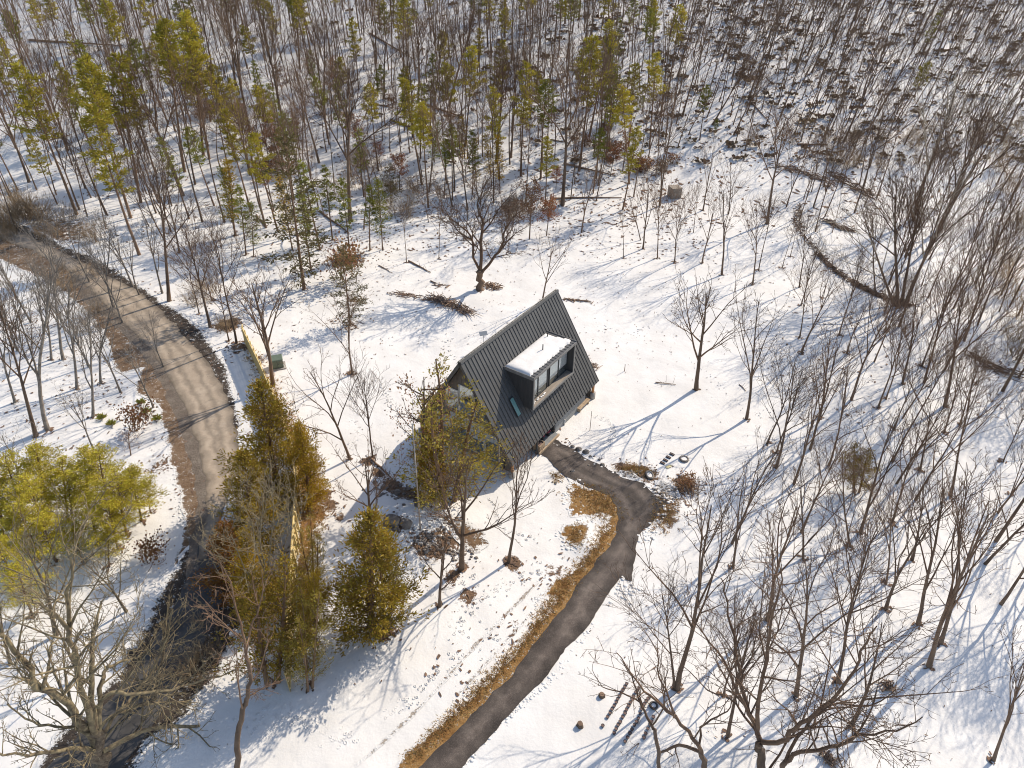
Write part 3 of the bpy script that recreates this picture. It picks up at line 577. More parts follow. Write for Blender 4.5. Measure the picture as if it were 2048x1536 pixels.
# stumps and tub
def stump(x, y, r, h, label, top='cut'):
    p = G(x, y); o = empty('tree_stump', p); tag(o, label, 'stump'); r *= .62; h *= .6; mb = MB(); rg = random.Random(int(x)); n = 14; rr = [r*rg.uniform(.85, 1.15) for _ in range(n)]
    for z, k in ((-.1, 1.35), (.08, 1.1), (h, .95)):
        for j in range(n): q = 2*pi*j/n; mb.V.append((cos(q)*rr[j]*k, sin(q)*rr[j]*k, z))
    for i in range(2):
        for j in range(n): a = i*n+j; b2 = i*n+(j+1) % n; mb.F.append((a, b2, b2+n, a+n))
    mb.build('bark', M['bark'], o); mb = MB(); mb.poly([(cos(2*pi*j/n)*rr[j]*.94, sin(2*pi*j/n)*rr[j]*.94, h+.002) for j in range(n)]); mb.build('cut_top', M[top], o)
stump(1203.5, 1392, .26, .35, 'cut tree stump up and left of the rows of pots', 'stick'); stump(1160, 1451, .26, .4, 'brown stump alone on snow left of the rows of pots', 'stick')
def ringthing(name, x, y, r, tr, label, cat, mat, snow=True, el=1.0, rot=0, seg=20):
    p = G(x, y); o = empty(name, p, rot); tag(o, label, cat); mb = MB(); k = 8
    for i in range(seg):
        a = 2*pi*i/seg
        for j in range(k):
            q = 2*pi*j/k; R = r+tr*cos(q); mb.V.append((cos(a)*R, sin(a)*R*el, tr*.9+tr*sin(q)))
    for i in range(seg):
        for j in range(k): mb.F.append((i*k+j, ((i+1) % seg)*k+j, ((i+1) % seg)*k+(j+1) % k, i*k+(j+1) % k))
    mb.build('rim', M[mat], o, True)
    if snow: mb = MB(); mb.poly([(cos(2*pi*i/seg)*r, sin(2*pi*i/seg)*r*el, tr*1.1) for i in range(seg)]); mb.build('snow_filling', M['snow'], o)
ringthing('stock_tub', 1307, 1412, .20, .07, 'round dark tub holding snow beside the rows of pots', 'tub', 'black')
ringthing('water_trough', 1299, 951, .27, .08, 'oval dark-rimmed trough filled with snow where the driveway bends', 'trough', 'rock', el=1.5, rot=radians(10))
ringthing('fire_ring', 1368, 919, .34, .09, 'dark ring of a fire pit on the snow right of the driveway', 'fire pit', 'rock', seg=9)
for k, (x, y) in enumerate(((1344, 909), (1337, 915), (1331, 921), (1325, 926.5))):
    p = G(x, y); o = empty('raised_bed', p, radians(-38)); o.scale = (.5, .5, .6); tag(o, 'small dark rectangular planting tray on snow, %s in the row of four' % ('farthest up', 'second from the top', 'third from the top', 'nearest to the driveway')[k], 'planting tray', 'row of four dark trays')
    mb = MB(); mb.box(-.42, .42, -.18, -.14, -.02, .16); mb.box(-.42, .42, .14, .18, -.02, .16); mb.box(-.42, -.38, -.139, .139, -.02, .16); mb.box(.38, .42, -.139, .139, -.02, .16); mb.build('frame', M['black'], o)
    mb = MB(); mb.box(-.379, .379, -.139, .139, 0, .11); mb.build('soil', M['soil'], o)
p = G(1337, 934); o = empty('yellow_sled', p, radians(30)); o.scale = (.5, .5, .5); tag(o, 'small yellow plastic sled lying on snow beside the row of trays', 'sled'); mb = MB()
mb.box(-.5, .4, -.22, .22, .02, .06); mb.hexa([(.4, -.22, .02), (.62, -.18, .14), (.62, .18, .14), (.4, .22, .02), (.4, -.22, .06), (.6, -.18, .18), (.6, .18, .18), (.4, .22, .06)]); mb.build('hull', M['rope'], o)
mb = MB(); mb.box(-.5, .4, -.25, -.221, .02, .14); mb.box(-.5, .4, .221, .25, .02, .14); mb.build('side_rail', M['rope'], o)
p = G(1348, 393); o = empty('wooden_crate', p, radians(15)); tag(o, 'brown wooden box standing in the snow at the edge of the upper wood', 'crate'); mb = MB()
for k in range(5):
    mb.box(-.8, .8, -.8, -.76, .0+k*.3, .27+k*.3); mb.box(-.8, .8, .76, .8, .0+k*.3, .27+k*.3); mb.box(-.8, -.76, -.759, .759, .0+k*.3, .27+k*.3); mb.box(.76, .8, -.759, .759, .0+k*.3, .27+k*.3)
mb.build('side_boards', M['deck'], o); mb = MB(); mb.box(-.84, .84, -.84, .84, 1.5, 1.56); mb.build('lid', M['deck'], o)

# rocks
def rocks(lst, name='boulder', cat='rock'):
    for k, (x, y, r, lab) in enumerate(lst):
        p = G(x, y); mb = MB(); mb.rock((0, 0, r*.1), r, random.Random(k+int(x)), .7, 8); o = mb.build(name, M['rock'], None); o.location = p; tag(o, lab, cat)
rocks([(839, 1011, .42, 'tan boulder at the foot of the pale pole'), (1172, 905, .34, 'dark rock with snow on top along the driveway edge'), (1157, 899, .28, 'brown rock left of the dark one on the driveway edge'),
       (1205, 930, .22, 'small rock farthest down the driveway edge'), (1065+80, 893, .2, 'small rock nearest the porch on the driveway edge'), (784, 1042, .7, 'dark squared boulder in the rubble mound left of the pale pole'), (812, 1048, .55, 'dark boulder right of the squared one in the rubble mound'),
       (1145, 942, .2, 'small stone on the driveway beside a snow patch'), (770, 975, .32, 'dark rock in the stone line left of the cabin shadow'), (795, 985, .34, 'larger rock in the middle of the stone line left of the cedar'), (815, 978, .25, 'rock at the right end of the stone line by the cedar'), (750, 965, .22, 'small rock at the left end of the stone line')])
mb = MB(); rg = random.Random(3)
for cx_, cy_, rx, ry_, n in ((860, 1085, 30, 22, 90), (790, 1045, 30, 14, 50), (790, 985, 45, 18, 40), (900, 1060, 40, 25, 40), (1330, 985, 28, 18, 80), (1265, 948, 25, 8, 40), (1180, 925, 40, 22, 10), (920, 1110, 40, 20, 30), (1110, 960, 14, 10, 4)):
    for _ in range(n):
        p = G(cx_+rg.gauss(0, .5)*rx, cy_+rg.gauss(0, .5)*ry_); mb.rock(p+Vector((0, 0, .02)), rg.uniform(.05, .17), rg, .6, 6)
tag(mb.build('rubble', M['rock']), 'loose stones and clods scattered on the snow', 'stones', kind='stuff')
# heaped snow lumps along the driveway
mb = MB(); rg = random.Random(8)
def lumps(pts, n, spread, r0, r1):
    for _ in range(int(n*.8)):
        i = rg.randrange(len(pts)-1); a = rg.random(); x = pts[i][0]*(1-a)+pts[i+1][0]*a+rg.gauss(0, spread); y = pts[i][1]*(1-a)+pts[i+1][1]*a+rg.gauss(0, spread*.7); q = rg.random()
        mb.rock(G(x, y)+Vector((0, 0, -.02)), r0*.7+(r1*1.15-r0*.7)*q*q*q, rg, .4, 6)
lumps([(1245, 1165), (1262, 1180), (1240, 1190)], 130, 12, .05, .2); lumps([(1105, 885), (1150, 905), (1206, 936), (1290, 972), (1312, 985)], 130, 3, .05, .16)
lumps([(1140, 960), (1135, 1000), (1155, 1040), (1215, 1040)], 170, 7, .05, .17); lumps([(1115, 1060), (1140, 1095), (1175, 1085), (1205, 1050)], 190, 8, .05, .16)
lumps([(1075, 1200), (1100, 1205), (1070, 1240)], 130, 9, .05, .18); lumps([(1160, 955), (1150, 962), (1185, 975)], 40, 4, .06, .2); lumps([(1060, 1260), (980, 1350), (900, 1420)], 200, 7, .04, .12)
lumps([(1320, 975), (1345, 1000), (1310, 1050), (1285, 1090)], 190, 8, .05, .17); lumps([(1190, 1245), (1100, 1360), (1020, 1430), (920, 1536)], 260, 4, .04, .12); lumps([(830, 1030), (880, 1060), (840, 1080)], 120, 18, .06, .22)
lumps([(480, 800), (440, 700), (390, 645), (300, 585), (190, 520)], 300, 5, .06, .18); lumps([(340, 900), (360, 1010), (365, 1060), (320, 830)], 200, 5, .05, .14)
tag(mb.build('snow_lumps', M['snow'], None, True), 'broken lumps of ploughed snow along the driveway and road edges', 'snow lumps', kind='stuff')
# footprints: shallow rims pressed in the snow
def crater(mb, p, r, rg, a):
    n0 = len(mb.V); k = 7
    r *= .85
    for rr, z in ((1.4, -.015), (1.05, .018), (.8, -.014), (.2, -.017)):
        for j in range(k):
            q = 2*pi*j/k; X_ = cos(q)*rr*r; Y_ = sin(q)*rr*r*.6; x = p.x+X_*cos(a)-Y_*sin(a); y = p.y+X_*sin(a)+Y_*cos(a); mb.V.append((x, y, hz(x, y)+z+.0))
    for i in range(2):
        for j in range(k): a0 = n0+i*k+j; a1 = n0+i*k+(j+1) % k; mb.F.append((a0, a1, a1+k, a0+k))
mb = MB(); rg = random.Random(11)
paths = [([(1193, 833), (1215, 842), (1228, 860), (1222, 880), (1210, 900), (1203, 918)], 60, 4, .17), ([(770, 790), (800, 830), (760, 760), (700, 770)], 40, 12, .12), ([(980, 1000), (1010, 1060), (1075, 1080)], 24, 5, .12), ([(1190, 645), (1260, 670), (1300, 650), (1340, 580)], 40, 5, .1),
         ([(700, 790), (715, 850), (700, 900)], 50, 10, .12), ([(1380, 720), (1440, 780), (1520, 830), (1560, 830)], 50, 12, .08), ([(940, 660), (890, 680), (930, 760)], 30, 8, .1), ([(900, 1260), (980, 1180), (1090, 1130)], 70, 22, .11), ([(780, 1440), (880, 1340), (1020, 1250)], 70, 18, .11),
         ([(500, 1440), (600, 1430), (700, 1480)], 80, 30, .13), ([(260, 1290), (300, 1200), (340, 1130)], 50, 14, .12), ([(850, 1190), (950, 1150), (900, 1260)], 40, 20, .11), ([(230, 880), (300, 860), (330, 980)], 40, 12, .1), ([(1480, 1000), (1560, 1060), (1640, 1100)], 30, 20, .09)]
for pts, n, sp, r in paths:
    for i in range(n):
        t_ = i/n*(len(pts)-1); j = int(t_); a = t_-j; x = pts[j][0]*(1-a)+pts[j+1][0]*a+rg.gauss(0, sp*.5); y = pts[j][1]*(1-a)+pts[j+1][1]*a+rg.gauss(0, sp*.5); crater(mb, G(x, y), r*rg.uniform(.8, 1.2), rg, rg.random()*3)
tag(mb.build('footprints', M['snow'], None, True), 'footprints pressed in the snow around the cabin', 'footprints', kind='stuff')
# scattered leaves and small twigs on snow
rg = random.Random(21); V_ = []; F_ = []
def fleck(p, r):
    n0 = len(V_); k = 6; ph = rg.random()*6; st = rg.uniform(1, 2.4); a = rg.random()*3
    for j in range(k):
        q = ph+2*pi*j/k; R = r*rg.uniform(.55, 1.25); X_ = cos(q)*R*st; Y_ = sin(q)*R/st**.5; x = p.x+X_*cos(a)-Y_*sin(a); y = p.y+X_*sin(a)+Y_*cos(a); V_.append((x, y, hz(x, y)+.012+rg.random()*.03))
    F_.append(tuple(range(n0, n0+k)))
for (x0, x1, y0, y1, n, r) in ((-30, 26, 84, 130, 1900, .16), (-75, -10, 84, 150, 1500, .16), (0, 110, 95, 190, 3600, .28), (-70, -22, 35, 80, 1300, .11), (-24, 22, 60, 90, 900, .07), (-20, 10, 24, 50, 450, .05), (10, 40, 20, 60, 300, .05), (25, 75, 50, 100, 900, .12), (-120, -40, 120, 200, 900, .2)):
    for _ in range(n):
        x, y = rg.uniform(x0, x1), rg.uniform(y0, y1); fleck(Vector((x, y, 0)), r*rg.uniform(.3, 1.2))
for p, r, s in BLW:
    if r < 4:
        for _ in range(int(16*r*r*min(1, s)+5)): fleck(p+Vector((rg.gauss(0, r*.7), rg.gauss(0, r*.7), 0)), rg.uniform(.04, .13))
tag(link('leaf_litter', mk('leaf_litter', V_, F_, M['litterleaf'])), 'fallen brown leaves and bits of bark lying on the snow', 'leaf litter', kind='stuff')

# ------------------------------------------------------------------ tree builder
class Tree:
    def __init__(s, seed): s.r = random.Random(seed); s.B = {}; s.L = []
    def add(s, part, pts, rad, sides): s.B.setdefault((part, len(pts), sides), []).append((pts, rad))
    def path(s, p, d, ln, n, wob, up):
        pts = [p]; st = ln/(n-1); d = d.normalized()
        for i in range(n-1):
            d = (d+Vector((s.r.gauss(0, wob), s.r.gauss(0, wob), s.r.gauss(0, wob)*.7+up))).normalized(); p = p+d*st; pts.append(p)
        return pts
    def limb(s, pts, r0, r1, lev, dens=1.0, part='crown', sides=4, tmin=.2, ang=(30, 58), up=.12, kf=.5, ends=True):
        n = len(pts); rad = [r0+(r1-r0)*(i/(n-1)) for i in range(n)]; s.add(part, pts, rad, sides)
        if lev <= 0: return
        L_ = sum((pts[i+1]-pts[i]).length for i in range(n-1)); nc = max(2, int(dens*(3.0+L_*1.2) if lev > 1 else dens*(2.5+L_*2.2))); nc = min(nc, 16)
        for k in range(nc):
            t_ = tmin+(1-tmin)*(k+s.r.random())/nc; f = t_*(n-1); i = min(int(f), n-2); a = f-i; p = pts[i].lerp(pts[i+1], a); d = (pts[i+1]-pts[i]).normalized()
            ax = d.orthogonal().normalized(); ax.rotate(Quaternion(d, s.r.random()*2*pi)); cd = d.copy(); cd.rotate(Quaternion(ax, radians(s.r.uniform(*ang)))); cd = (cd+Vector((0, 0, up*1.5))).normalized()
            cl = L_*kf*(1.12-.6*t_)*s.r.uniform(.65, 1.3); rr = (r0+(r1-r0)*t_)
            cn = 5 if lev > 2 else (4 if lev > 1 else 3); cr = max(s.twig, min(rr*.65, rr*.5+.004)); s.limb(s.path(p, cd, cl, cn, .14, up*.6), cr, s.twig*.6, lev-1, dens, 'crown', 4 if lev > 1 else 3, .15, ang, up, kf*.95)
    def leaf(s, c, a, b2, ): s.L.append((c, a, b2))
    def clump(s, c, r, n, size, flat=1.0, out=None, wf=.38):
        for _ in range(n):
            v = Vector((s.r.gauss(0, .45), s.r.gauss(0, .45), s.r.gauss(0, .45)*flat)); p = c+v*r; d = (v+Vector((0, 0, .25)) if out is None else v*.6+out*.7); 
            d = Vector((d.x+s.r.gauss(0, .3), d.y+s.r.gauss(0, .3), d.z+s.r.gauss(0, .3))); 
            if d.length < 1e-4: continue
            d.normalize(); q = d.orthogonal().normalized(); q.rotate(Quaternion(d, s.r.random()*6.28)); z = size*s.r.uniform(.6, 1.3); s.L.append((p, d*z, q*(z*wf)))
    def meshes(s, name, mats):
        out = []
        parts = sorted({k[0] for k in s.B}, key=lambda q: {'trunk': 0}.get(q, 1))
        for part in parts:
            Vs = []; Qs = []; off = 0
            for (pt, n, k), lst in s.B.items():
                if pt != part: continue
                P = np.array([[tuple(q) for q in p] for p, _ in lst]); R = np.array([r for _, r in lst]); nb = len(lst)
                T = np.gradient(P, axis=1); T /= np.linalg.norm(T, axis=2, keepdims=True)+1e-9; mt_ = T.mean(1); ref = np.zeros((nb, 3)); ref[np.arange(nb), np.argmin(np.abs(mt_), 1)] = 1
                A_ = np.cross(T, ref[:, None, :]); A_ /= np.linalg.norm(A_, axis=2, keepdims=True)+1e-9; B_ = np.cross(T, A_)
                q = np.arange(k)*2*pi/k; V = P[:, :, None, :]+R[:, :, None, None]*(A_[:, :, None, :]*np.cos(q)[None, None, :, None]+B_[:, :, None, :]*np.sin(q)[None, None, :, None])
                ii = np.arange(nb*n*k).reshape(nb, n, k)+off; nx_ = np.roll(ii, -1, 2); Qd = np.stack([ii[:, :-1], nx_[:, :-1], nx_[:, 1:], ii[:, 1:]], -1).reshape(-1, 4)
                Vs.append(V.reshape(-1, 3)); Qs.append(Qd); off += nb*n*k
            out.append((part, mk_np(part, np.concatenate(Vs), np.concatenate(Qs), mats[0] if part == 'trunk' else mats[1])))
        if s.L:
            C_ = np.array([[*c, *a, *b2] for c, a, b2 in s.L]); c, a, b2 = C_[:, :3], C_[:, 3:6], C_[:, 6:]
            V = np.stack([c-b2*.6, c+b2*.6, c+a*.6+b2, c+a, c+a*.6-b2], 1)
            out.append(('foliage', mk_np('foliage', V.reshape(-1, 3), np.arange(len(V)*5).reshape(-1, 5)[:, :], mats[2], False)))
        return out
def proto_bare(seed, H, forks, r0, lev=3, dens=1.0, spread=(14, 34), t0=.3, mats=('bark', 'twig'), trunk=.9, wob=.035, twig=.012, kf=.5, up=.12):
    T = Tree(seed); T.twig = twig; tp = T.path(Vector((0, 0, -.3)), Vector((0, 0, 1)), H*trunk+.3, 9, wob, .05); n = 9
    T.add('trunk', tp, [r0*(1.25 if i == 0 else 1)*(1-.88*(i/8)**.9)+.01 for i in range(n)], 7)
    for k in range(forks):
        t_ = t0+(.93-t0)*(k+T.r.random()*.8)/forks; f = t_*8; i = min(int(f), 7); p = tp[i].lerp(tp[i+1], f-i); az = k*2.4+T.r.random()*.9; el = radians(T.r.uniform(*spread)); d = Vector((cos(az)*sin(el), sin(az)*sin(el), cos(el)))
        ln = H*(1-t_)*T.r.uniform(.75, 1.05)*(1.0 if t_ < .5 else 1.15)+.6; T.limb(T.path(p, d, ln, 6, .09, .06), r0*(1-.85*t_)*.62+.006, twig*.7, lev-1, dens, 'crown', 5 if lev > 2 else 4, .22, (24, 55), up, kf)
    T.limb(tp[6:], r0*.2, twig, 2, dens, 'crown', 4)
    return T.meshes('t', [M[mats[0]], M[mats[1]]])
def proto_pine(seed, H, c0, R, fol, nb=26, leaf=.30, per=14, droop=0, mats=('pinebark', 'twig'), r0=.16, dens=1.0, cr=.40, cn=2.6, cf=.4):
    T = Tree(seed); T.twig = .012; tp = T.path(Vector((0, 0, -.3)), Vector((0, 0, 1)), H+.3, 9, .02, .05)
    T.add('trunk', tp, [r0*(1.2 if i == 0 else 1)*(1-.9*(i/8))+.01 for i in range(9)], 7)
    for k in range(nb):
        t_ = c0+(1-c0)*((k+.5)/nb); f = t_*8; i = min(int(f), 7); p = tp[i].lerp(tp[i+1], f-i); u = (t_-c0)/(1-c0); rad = R*(math.sin(min(1, u*1.6+.28)*pi*.5)*(1-u)**.62+.08)*T.r.uniform(.32, 1.4); az = k*2.399+T.r.gauss(0, .4)
        d = Vector((cos(az), sin(az), .25+.5*u-droop)); pts = T.path(p, d, rad*1.05, 4, .1, .05); T.add('crown', pts, [.035*(1-u)+.014, .02, .012, .006], 4)
        for q in range(max(2, int(rad*cn))):
            a = .35+.65*(q+T.r.random()*.6)/max(2, int(rad*cn)); f2 = min(a, .999)*3; j = int(f2); c = pts[j].lerp(pts[j+1], f2-j)+Vector((T.r.gauss(0, .22), T.r.gauss(0, .22), T.r.gauss(0, .08)))*rad*.35
            T.clump(c, cr+.1*rad, int(per*dens), leaf, cf, d.normalized(), .17)
    for _ in range(6):    # dead stubs below the crown
        t_ = T.r.uniform(.25, c0); f = t_*8; i = int(f); p = tp[i].lerp(tp[i+1], f-i); az = T.r.random()*6.28; T.add('crown', T.path(p, Vector((cos(az), sin(az), .1)), R*.45, 3, .15, 0), [.02, .012, .005], 3)
    return T.meshes('p', [M[mats[0]], M[mats[1]], M[fol]])
def proto_cedar(seed, H, R, fol, nb=130, leaf=.13, per=20, bottom=.06, r0=.12, stems=1, gap=.12, w0=.17):
    T = Tree(seed); T.twig = .01; st = []
    for s_ in range(stems):
        az = s_*2.3; f = (stems > 1)*.22*R; tp = T.path(Vector((cos(az)*f*.4, sin(az)*f*.4, -.3)), Vector((cos(az)*.10*(stems > 1), sin(az)*.10*(stems > 1), 1)), H*(1-.10*s_)+.3, 8, .03, .05); st.append(tp); T.add('trunk', tp, [r0*(1-.88*i/7)+.01 for i in range(8)], 6)
    holes = [(T.r.random()*6.28, T.r.uniform(.05, .8)) for _ in range(int(gap*60))]
    for k in range(nb):
        u = ((k+.5)/nb)**1.25; tp = st[k % stems]; t_ = bottom+(1-bottom)*u*.98; f = t_*7; i = min(int(f), 6); p = tp[i].lerp(tp[i+1], f-i); az = k*2.399+T.r.gauss(0, .5)
        if any(abs((az-ha+pi) % (2*pi)-pi) < .38 and abs(u-hu) < .06 for ha, hu in holes): continue
        prof = min(1, .55+u*2.6)*(1-u)**.8; ln = R*prof*T.r.choice([.55, .8, .95, 1.05, 1.28])+.12; d = Vector((cos(az), sin(az), .35+.9*u)); pts = T.path(p, d, ln, 4, .10, .10); T.add('crown', pts, [.022*(1-u)+.012, .014, .009, .004], 3)
        nq = max(2, int(ln*3.6))
        for q in range(nq):
            a = (.30+.70*(q+T.r.random())/nq); f2 = min(a, .999)*3; j = int(f2); wd = .16+.20*(1-a)*ln/R; c = pts[j].lerp(pts[j+1], f2-j)+Vector((T.r.gauss(0, .5), T.r.gauss(0, .5), T.r.gauss(0, .35)))*wd
            T.clump(c, .26, per, leaf, .9, (d.normalized()+Vector((0, 0, .35))).normalized(), w0)
    return T.meshes('c', [M['pinebark'], M['twig'], M[fol]])
def proto_brush(seed, H, R, n=22, mat='twig', lev=1, leaf=None):
    T = Tree(seed); T.twig = .009
    for k in range(n):
        az = T.r.random()*6.28; e = T.r.uniform(.05, .7); d = Vector((cos(az)*sin(e), sin(az)*sin(e), cos(e))); p = Vector((T.r.gauss(0, R*.35), T.r.gauss(0, R*.35), -.1)); T.limb(T.path(p, d, H*T.r.uniform(.6, 1.1), 5, .1, .04), .022, .007, lev, .8, 'crown', 3, .25, (15, 40), .1, .4)
    if leaf:
        for _ in range(int(n*5)): T.clump(Vector((T.r.gauss(0, R*.5), T.r.gauss(0, R*.5), H*T.r.uniform(.3, .95))), .3, 7, .12)
    return T.meshes('b', [M['bark'], M[mat], M[leaf or 'brown']])
def proto_leafy(seed, H, R, fol, nl=160, per=8, size=.14, base=.35, r0=.08):
    T = Tree(seed); T.twig = .012; tp = T.path(Vector((0, 0, -.2)), Vector((0, 0, 1)), H+.2, 8, .05, .05); T.add('trunk', tp, [r0*(1-.85*i/7)+.008 for i in range(8)], 6)
    for k in range(14):
        t_ = base+(.95-base)*k/14; f = t_*7; i = int(f); p = tp[i].lerp(tp[i+1], f-i); az = k*2.4; ln = R*(1.15-t_*.6); pts = T.path(p, Vector((cos(az), sin(az), .5)), ln, 5, .12, .03); T.limb(pts, .03, .008, 2, .8, 'crown', 4)
        for q in range(nl//14):
            a = T.r.uniform(.3, 1)*3.99; j = int(a); T.clump(pts[j].lerp(pts[j+1], a-j)+Vector((T.r.gauss(0, .25), T.r.gauss(0, .25), T.r.gauss(0, .25)))*R*.35, .28, per, size)
    return T.meshes('l', [M['bark'], M['twig'], M[fol]])

PR = {}
PR['broad'] = [(proto_bare(11+i, 10, 9, .17, 4, .7, (18, 46), .26, kf=.46, twig=.014), 10) for i in range(4)]
PR['fork'] = [(proto_bare(31+i, 12, 7, .112, 4, .52, (8, 28), .22, kf=.46, up=.15, twig=.0125), 12) for i in range(4)]
PR['slim'] = [(proto_bare(51+i, 13, 11, .10, 3, .85, (14, 38), .36, kf=.46, twig=.0125), 13) for i in range(5)]
PR['pole'] = [(proto_bare(71+i, 15, 9, .10, 2, .9, (18, 42), .5, kf=.40, twig=.018, wob=.03), 15) for i in range(6)]
PR['thick'] = [(proto_bare(91+i, 18, 10, .23, 3, .9, (16, 40), .42, kf=.42, twig=.02, wob=.03), 18) for i in range(3)]
PR['pale'] = [(proto_bare(111+i, 17, 9, .20, 3, .5, (14, 38), .25, mats=('bark', 'pale'), kf=.42, twig=.017), 17) for i in range(3)]
PR['pine'] = [(proto_pine(131+i, 16, (.52, .45, .6)[i], 2.35, 'pine', 36, .33, 22, cr=.34, cn=3.0), 16) for i in range(3)]
PR['pineg'] = [(proto_pine(141+i, 15, (.4, .55)[i], 2.1, 'green', 32, .32, 20, cr=.34, cn=3.0), 15) for i in range(2)]
PR['grove'] = [(proto_pine(151+i, 8, .28, 2.4, 'grove', 46, .14, 30, r0=.09, cr=.24, cn=3.8, cf=.3), 8) for i in range(4)]
PR['spruce'] = [(proto_pine(161+i, 11, .10, 2.7, 'spruce', 60, .24, 13, .35, r0=.13, cn=3.0, cr=.3), 11) for i in range(2)]
PR['narrow'] = [(proto_pine(171+i, 8, .25, 1.35, ('green', 'cedar_gold')[i], 40, .2, 20, r0=.07), 8) for i in range(2)]
PR['cedar'] = [(proto_cedar(181, 7, 2.3, 'cedar', 155), 7), (proto_cedar(182, 7, 2.2, 'cedar_gold', 150), 7), (proto_cedar(183, 6, 2.2, 'cedar_rust', 130), 6)]
PR['opencedar'] = [(proto_cedar(184, 7.5, 3.0, 'cedar_olive', 120, .13, 12, .16, .12, 3, .22), 7.5), (proto_cedar(185, 6.5, 2.6, 'cedar', 125, .13, 17, .16, .12, 2, .2), 6.5)]
PR['brush'] = [(proto_brush(191+i, 3.2, 1.1, 20, 'tan', 1), 3.2) for i in range(3)]
PR['leafbrush'] = [(proto_brush(196, 1.6, .8, 14, 'twig', 1, 'brown'), 1.6), (proto_brush(197, 1.6, .9, 12, 'twig', 1, 'laurel'), 1.6)]
PR['brownleaf'] = [(proto_leafy(201, 6, 2.0, 'brown'), 6), (proto_leafy(202, 6, 2.0, 'rust', 220), 6)]
PR['darkleaf'] = [(proto_leafy(203, 4.5, 1.7, 'redleaf', 150, 6, .07), 4.5)]
PR['grey'] = [(proto_bare(221+i, 11, 8, .13, 4, .6, (12, 36), .25, mats=('greybark', 'greybark'), kf=.46, twig=.013, wob=.06), 11) for i in range(3)]
PR['lichen'] = [(proto_bare(211, 9, 8, .12, 4, .6, (14, 40), .25, mats=('lichen', 'lichentwig'), kf=.46), 9)]
UPV = Vector((0, 0, 1))
def place(kind, B, T, label, cat='tree', name='bare_tree', group=None, var=None, wide=1.0, spin=None):
    me, H = PR[kind][(var if var is not None else rnd.randrange(99)) % len(PR[kind])]
    d = T-B; o = bpy.data.objects.new(name, None); COL.objects.link(o); o.location = B; o.rotation_mode = 'QUATERNION'
    o.rotation_quaternion = UPV.rotation_difference(d.normalized()) @ Quaternion(UPV, rnd.random()*6.28 if spin is None else spin)
    h = d.length/H; w_ = (h*.55+.45*min(h, 1.25))*wide; o.scale = (w_, w_, h)
    for nm, mesh in me: link(nm, mesh, o)
    tag(o, label, cat, group); return o
def pt(kind, c, bx, by, tx, ty, label, **k):
    B = G(bx, by, c); T = above(B, tx, ty, c, off=rnd.uniform(-.6, .6)); hgt = k.pop('hmax', 24)
    if (T-B).length > hgt: T = B+(T-B).normalized()*hgt
    return place(kind, B, T, label, **k)
